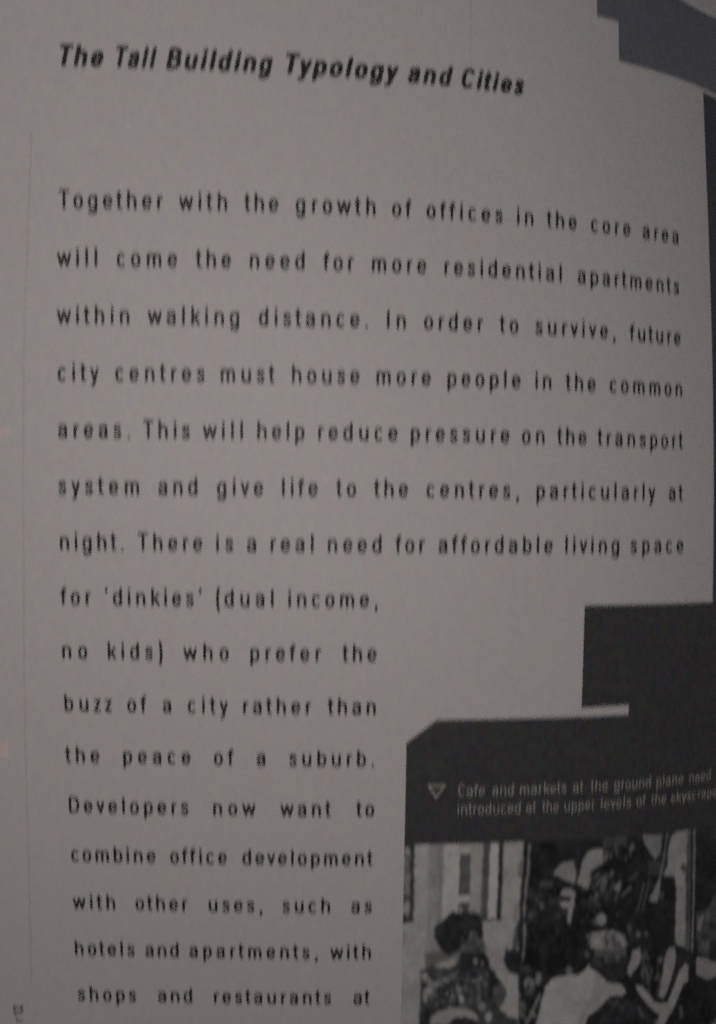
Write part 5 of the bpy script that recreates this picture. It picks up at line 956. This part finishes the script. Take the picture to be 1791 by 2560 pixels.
[48,[[46.15,138.51],[46.05,138.8],[45.73,138.95],[45.33,138.91],[44.99,138.7],[44.85,138.4],[44.96,138.11],[45.27,137.96],[45.67,138.0],[46.01,138.21]]],
[46,[[48.37,142.49],[48.22,143.07],[47.75,143.39],[47.13,143.33],[46.61,142.91],[46.39,142.3],[46.54,141.72],[47.01,141.4],[47.62,141.46],[48.14,141.88]]],
[48,[[51.56,142.67],[51.4,143.15],[50.91,143.4],[50.28,143.33],[49.76,142.97],[49.53,142.45],[49.69,141.97],[50.17,141.72],[50.8,141.78],[51.33,142.15]]],
[102,[[47.2,144.84],[49.34,147.1],[51.42,147.93],[53.32,148.33],[54.14,149.54],[53.96,151.24],[50.92,150.52],[49.82,151.76],[48.1,153.63],[47.09,153.52]]],
[36,[[49.83,151.94],[51.1,150.71],[54.06,151.43],[60.46,155.46],[62.62,158.95],[48.98,157.0],[48.58,153.34]]],
[46,[[50.68,152.04],[52.37,151.9],[52.17,153.94],[50.32,154.23]]],
[34,[[53.45,133.12],[64.74,130.2],[65.8,140.1],[64.17,141.37],[63.23,143.79],[59.58,144.62],[56.76,140.52],[54.1,137.51]]],
[70,[[57.28,137.39],[57.18,137.77],[56.86,137.97],[56.44,137.92],[56.09,137.64],[55.93,137.22],[56.03,136.84],[56.35,136.64],[56.76,136.69],[57.12,136.97]]],
[66,[[59.01,137.61],[58.92,137.95],[58.63,138.13],[58.25,138.08],[57.93,137.82],[57.78,137.45],[57.87,137.11],[58.16,136.92],[58.54,136.97],[58.86,137.23]]],
[56,[[55.02,135.95],[54.94,136.63],[54.62,137.01],[54.19,136.97],[53.81,136.5],[53.63,135.8],[53.72,135.12],[54.03,134.73],[54.46,134.78],[54.84,135.25]]],
[98,[[57.29,140.5],[57.71,142.5],[57.07,144.62],[56.09,145.69],[55.41,147.14],[54.45,145.31],[54.99,143.85],[55.27,141.68],[55.38,140.85]]],
[30,[[60.84,145.57],[61.11,148.02],[61.38,148.05],[61.11,145.6]]],
[74,[[59.15,143.12],[59.38,145.13],[59.74,145.17],[59.5,143.16]]],
[74,[[61.86,147.23],[62.78,149.99],[63.08,149.97],[62.16,147.21]]],
[52,[[59.41,144.12],[59.52,145.38],[59.81,145.41],[59.7,144.16]]],
[30,[[57.89,147.92],[58.36,149.87],[58.67,149.87],[58.21,147.92]]],
[64,[[58.73,144.14],[59.04,146.09],[59.46,146.12],[59.15,144.17]]],
[30,[[60.83,145.41],[61.06,147.54],[61.33,147.57],[61.09,145.44]]],
[74,[[57.74,142.33],[58.05,144.95],[58.49,145.0],[58.17,142.37]]],
[64,[[62.01,150.44],[62.23,152.45],[62.53,152.49],[62.31,150.48]]],
[30,[[59.3,143.18],[59.41,145.48],[59.81,145.55],[59.71,143.25]]],
[64,[[58.65,146.24],[59.4,148.36],[59.84,148.31],[59.09,146.19]]],
[52,[[58.48,148.17],[58.53,149.73],[58.99,149.82],[58.95,148.26]]],
[74,[[57.72,145.54],[58.02,147.45],[58.32,147.47],[58.02,145.56]]],
[64,[[58.05,145.56],[58.38,148.24],[58.64,148.27],[58.3,145.58]]],
[52,[[61.66,143.56],[61.75,145.78],[62.04,145.83],[61.95,143.61]]],
[52,[[59.29,144.07],[59.87,145.88],[60.15,145.86],[59.56,144.04]]],
[52,[[61.81,149.45],[62.49,150.82],[62.92,150.73],[62.23,149.35]]],
[30,[[59.66,143.05],[60.31,145.57],[60.63,145.57],[59.98,143.04]]],
[52,[[62.09,147.26],[62.94,149.11],[63.38,149.03],[62.53,147.18]]],
[30,[[59.79,148.64],[60.26,150.48],[60.67,150.47],[60.2,148.63]]],
[30,[[61.98,142.6],[62.01,145.27],[62.31,145.33],[62.27,142.66]]],
[64,[[59.08,147.29],[59.39,149.22],[59.74,149.24],[59.43,147.32]]],
[52,[[61.76,147.86],[62.55,149.85],[62.97,149.79],[62.17,147.8]]],
[74,[[59.86,149.7],[60.32,152.33],[60.64,152.35],[60.18,149.72]]],
[52,[[58.91,144.8],[59.33,146.56],[59.61,146.56],[59.19,144.8]]],
[30,[[61.18,144.99],[61.32,147.35],[61.6,147.4],[61.45,145.03]]],
[60,[[57.76,141.51],[58.83,143.69],[59.81,143.44],[58.73,141.25]]],
[62,[[57.93,144.91],[59.19,147.43],[59.49,149.11],[60.41,149.16],[60.06,147.31],[58.74,144.68]]],
[64,[[61.84,146.57],[61.26,148.55],[61.89,148.83],[62.47,146.86]]],
[54,[[60.04,145.67],[59.86,148.04],[60.61,148.25],[60.78,145.87]]],
[70,[[63.12,144.12],[63.03,144.61],[62.69,144.87],[62.24,144.8],[61.86,144.43],[61.68,143.9],[61.77,143.41],[62.11,143.15],[62.55,143.22],[62.94,143.59]]],
[98,[[64.64,141.28],[65.94,141.65],[66.45,143.96],[66.2,146.68],[65.62,149.0],[64.85,151.3],[64.05,153.26],[62.65,152.5],[62.95,149.43],[63.28,146.54],[63.36,144.15],[63.85,142.18]]],
[36,[[65.83,140.44],[70.02,143.89],[70.47,146.23],[67.97,146.29],[66.86,149.56],[65.62,149.0],[66.37,146.36],[66.55,143.98]]],
[102,[[69.16,145.81],[70.13,146.68],[70.49,150.24],[69.11,150.67],[68.04,153.44],[66.87,156.21],[65.62,157.74],[64.61,159.67],[62.07,159.23],[63.39,156.82],[62.38,156.12],[60.17,154.2],[58.34,151.84],[56.63,149.36],[57.04,148.9],[58.72,149.73],[60.13,151.41],[61.68,153.3],[63.16,154.07],[65.11,154.31],[65.92,152.36],[66.71,150.06],[67.47,147.41]]],
[58,[[57.4,153.61],[58.56,154.65],[59.44,156.52],[58.73,156.76],[57.88,155.24]]],
[64,[[68.47,155.81],[69.51,155.84],[69.78,158.54],[68.65,158.85]]],
[40,[[69.21,160.28],[68.7,160.56],[68.06,160.49],[67.52,160.09],[67.3,159.52],[67.47,158.99],[67.97,158.7],[68.62,158.77],[69.16,159.18],[69.39,159.75]]],
[30,[[54.86,155.79],[54.64,155.91],[54.34,155.84],[54.05,155.62],[53.9,155.33],[53.94,155.08],[54.15,154.96],[54.46,155.02],[54.74,155.25],[54.9,155.54]]],
[30,[[56.43,153.97],[56.11,154.31],[55.8,154.43],[55.63,154.29],[55.65,153.95],[55.85,153.53],[56.17,153.19],[56.47,153.07],[56.65,153.21],[56.63,153.55]]],
[48,[[52.69,153.29],[52.48,153.47],[52.23,153.48],[52.03,153.32],[51.95,153.06],[52.04,152.79],[52.25,152.61],[52.5,152.6],[52.71,152.76],[52.78,153.02]]],
[48,[[62.93,158.3],[62.56,158.59],[62.15,158.63],[61.85,158.4],[61.78,157.99],[61.95,157.56],[62.32,157.27],[62.73,157.23],[63.03,157.46],[63.11,157.87]]],
[48,[[54.43,154.05],[54.05,154.42],[53.64,154.52],[53.36,154.3],[53.32,153.86],[53.53,153.36],[53.91,152.99],[54.32,152.89],[54.6,153.11],[54.64,153.55]]],
[30,[[51.27,153.88],[50.93,154.27],[50.62,154.43],[50.45,154.3],[50.48,153.92],[50.71,153.45],[51.05,153.06],[51.37,152.9],[51.54,153.03],[51.5,153.41]]],
[30,[[51.27,153.75],[50.88,154.05],[50.4,154.05],[50.01,153.75],[49.86,153.26],[50.0,152.76],[50.39,152.46],[50.86,152.45],[51.25,152.76],[51.41,153.25]]],
[40,[[68.46,155.97],[68.24,156.06],[67.93,155.99],[67.65,155.78],[67.5,155.51],[67.54,155.29],[67.75,155.2],[68.06,155.28],[68.35,155.49],[68.5,155.75]]],
[40,[[56.19,153.57],[55.97,153.75],[55.72,153.77],[55.53,153.62],[55.47,153.36],[55.57,153.09],[55.78,152.91],[56.03,152.89],[56.22,153.04],[56.28,153.3]]],
[30,[[58.01,158.07],[57.69,158.3],[57.3,158.29],[56.97,158.04],[56.84,157.64],[56.96,157.25],[57.28,157.02],[57.67,157.03],[58.0,157.29],[58.13,157.68]]],
[48,[[53.07,152.96],[52.66,153.29],[52.16,153.31],[51.76,153.0],[51.62,152.49],[51.78,151.97],[52.19,151.64],[52.68,151.62],[53.08,151.93],[53.23,152.44]]],
[40,[[53.68,156.46],[53.42,156.65],[53.07,156.62],[52.78,156.39],[52.65,156.05],[52.73,155.72],[53.0,155.53],[53.34,155.55],[53.64,155.78],[53.77,156.13]]],
[40,[[52.36,154.41],[52.11,154.67],[51.85,154.75],[51.68,154.62],[51.67,154.33],[51.82,153.98],[52.07,153.72],[52.33,153.64],[52.5,153.77],[52.51,154.06]]],
[54,[[71.04,134.85],[77.72,134.04],[79.29,146.52],[74.87,145.54],[72.91,144.44],[71.75,139.74]]],
[86,[[71.94,136.19],[73.3,135.41],[73.39,137.3],[72.68,139.05],[71.52,138.5]]],
[66,[[75.49,136.49],[75.1,137.15],[74.59,137.45],[74.16,137.28],[73.96,136.69],[74.07,135.92],[74.45,135.25],[74.96,134.95],[75.4,135.12],[75.6,135.71]]],
[68,[[76.27,143.05],[76.09,143.93],[75.42,144.35],[74.52,144.17],[73.74,143.44],[73.37,142.46],[73.54,141.57],[74.18,141.14],[75.07,141.31],[75.88,142.05]]],
[36,[[78.59,139.04],[78.3,139.48],[77.4,139.61],[76.29,139.37],[75.39,138.88],[75.01,138.3],[75.27,137.85],[76.1,137.7],[77.2,137.92],[78.17,138.44]]],
[44,[[75.55,140.99],[75.38,141.57],[74.82,141.83],[74.08,141.68],[73.45,141.18],[73.17,140.52],[73.32,139.94],[73.86,139.67],[74.6,139.81],[75.24,140.32]]],
[40,[[76.15,141.98],[79.28,142.32],[79.96,147.39],[77.21,146.75],[76.27,145.14]]],
[98,[[72.17,144.82],[74.9,145.8],[76.95,146.69],[80.11,148.49],[80.48,151.24],[76.75,151.22],[74.23,150.3],[72.5,149.06]]],
[60,[[78.08,162.24],[81.89,161.14],[82.22,163.39]]]]
step = .14
us = np.arange(7.95, U1+.01, step); vv = np.arange(115.55, 163.0, step)
GU, GV = np.meshgrid(us, vv); tone = np.full(GU.shape, 36.)
# ragged tone edges: wobble the lookup a little so outlines are not ruler-straight
rng = np.random.default_rng(3)
def smooth_noise(cell):
    h, w = GU.shape; a = rng.standard_normal((h//cell+3, w//cell+3))
    yi = np.arange(h)/cell; xi = np.arange(w)/cell
    y0 = yi.astype(int); x0 = xi.astype(int); fy = (yi-y0)[:, None]; fx = (xi-x0)[None, :]
    return (a[y0][:, x0]*(1-fy)*(1-fx)+a[y0][:, x0+1]*(1-fy)*fx+a[y0+1][:, x0]*fy*(1-fx)+a[y0+1][:, x0+1]*fy*fx)
WU = GU+.07*smooth_noise(6)+.06*smooth_noise(2); WV = GV+.09*smooth_noise(6)+.08*smooth_noise(2)
for t, pts in PH:
    us_ = [p[0] for p in pts]; vs_ = [p[1] for p in pts]
    i0, i1 = np.searchsorted(us, [min(us_)-.6, max(us_)+.6]); j0, j1 = np.searchsorted(vv, [min(vs_)-.6, max(vs_)+.6])
    if i1 <= i0 or j1 <= j0: continue
    x = WU[j0:j1, i0:i1]; y = WV[j0:j1, i0:i1]; ins = np.zeros(x.shape, bool)
    for (ax, ay), (bx, by) in zip(pts, pts[1:]+pts[:1]):
        if ay == by: continue
        ins ^= ((ay > y) != (by > y)) & (x < (bx-ax)*(y-ay)/(by-ay)+ax)
    tone[j0:j1, i0:i1][ins] = t
def blur(a, n):
    for ax in (0, 1):
        p = np.pad(a, [(n, n) if k == ax else (0, 0) for k in (0, 1)], mode='edge')
        a = sum(np.take(p, range(k, k+a.shape[ax]), axis=ax) for k in range(2*n+1))/(2*n+1)
    return a
def blur_v(a, n):
    p = np.pad(a, [(n, n), (0, 0)], mode='edge')
    return sum(p[k:k+a.shape[0]] for k in range(2*n+1))/(2*n+1)
tone = tone+.40*(tone-blur_v(blur_v(tone, 3), 3))      # the print itself is hard and contrasty
tone = blur(blur(tone, 1), 1)+2.5*smooth_noise(3)+2.5*smooth_noise(7)+3*smooth_noise(20)
tone = blur(tone, 1)
s = np.clip(tone, 0, 255)/255
lin = np.where(s <= .04045, s/12.92, ((s+.055)/1.055)**2.4)
refl = np.clip(lin*3.95-.018, .018, .68)
pic = mesh_obj('printed_photograph', on_page(np.stack([GU.ravel(), GV.ravel()], 1), .08), grid_idx(len(us), len(vv)), PHOTO, page, True)
pic['label'] = 'black-and-white photograph of people sitting in a crowded cafe'
dark = np.clip((.25-refl)/.25, 0, 1)
rgb = np.stack([refl*(1-.05*dark), refl*(.965+.01*dark), refl*(.925+.15*dark), np.ones_like(refl)], -1).reshape(-1, 4)
att = pic.data.color_attributes.new('tone', 'FLOAT_COLOR', 'POINT')
att.data.foreach_set('color', rgb.astype(np.float32).ravel())
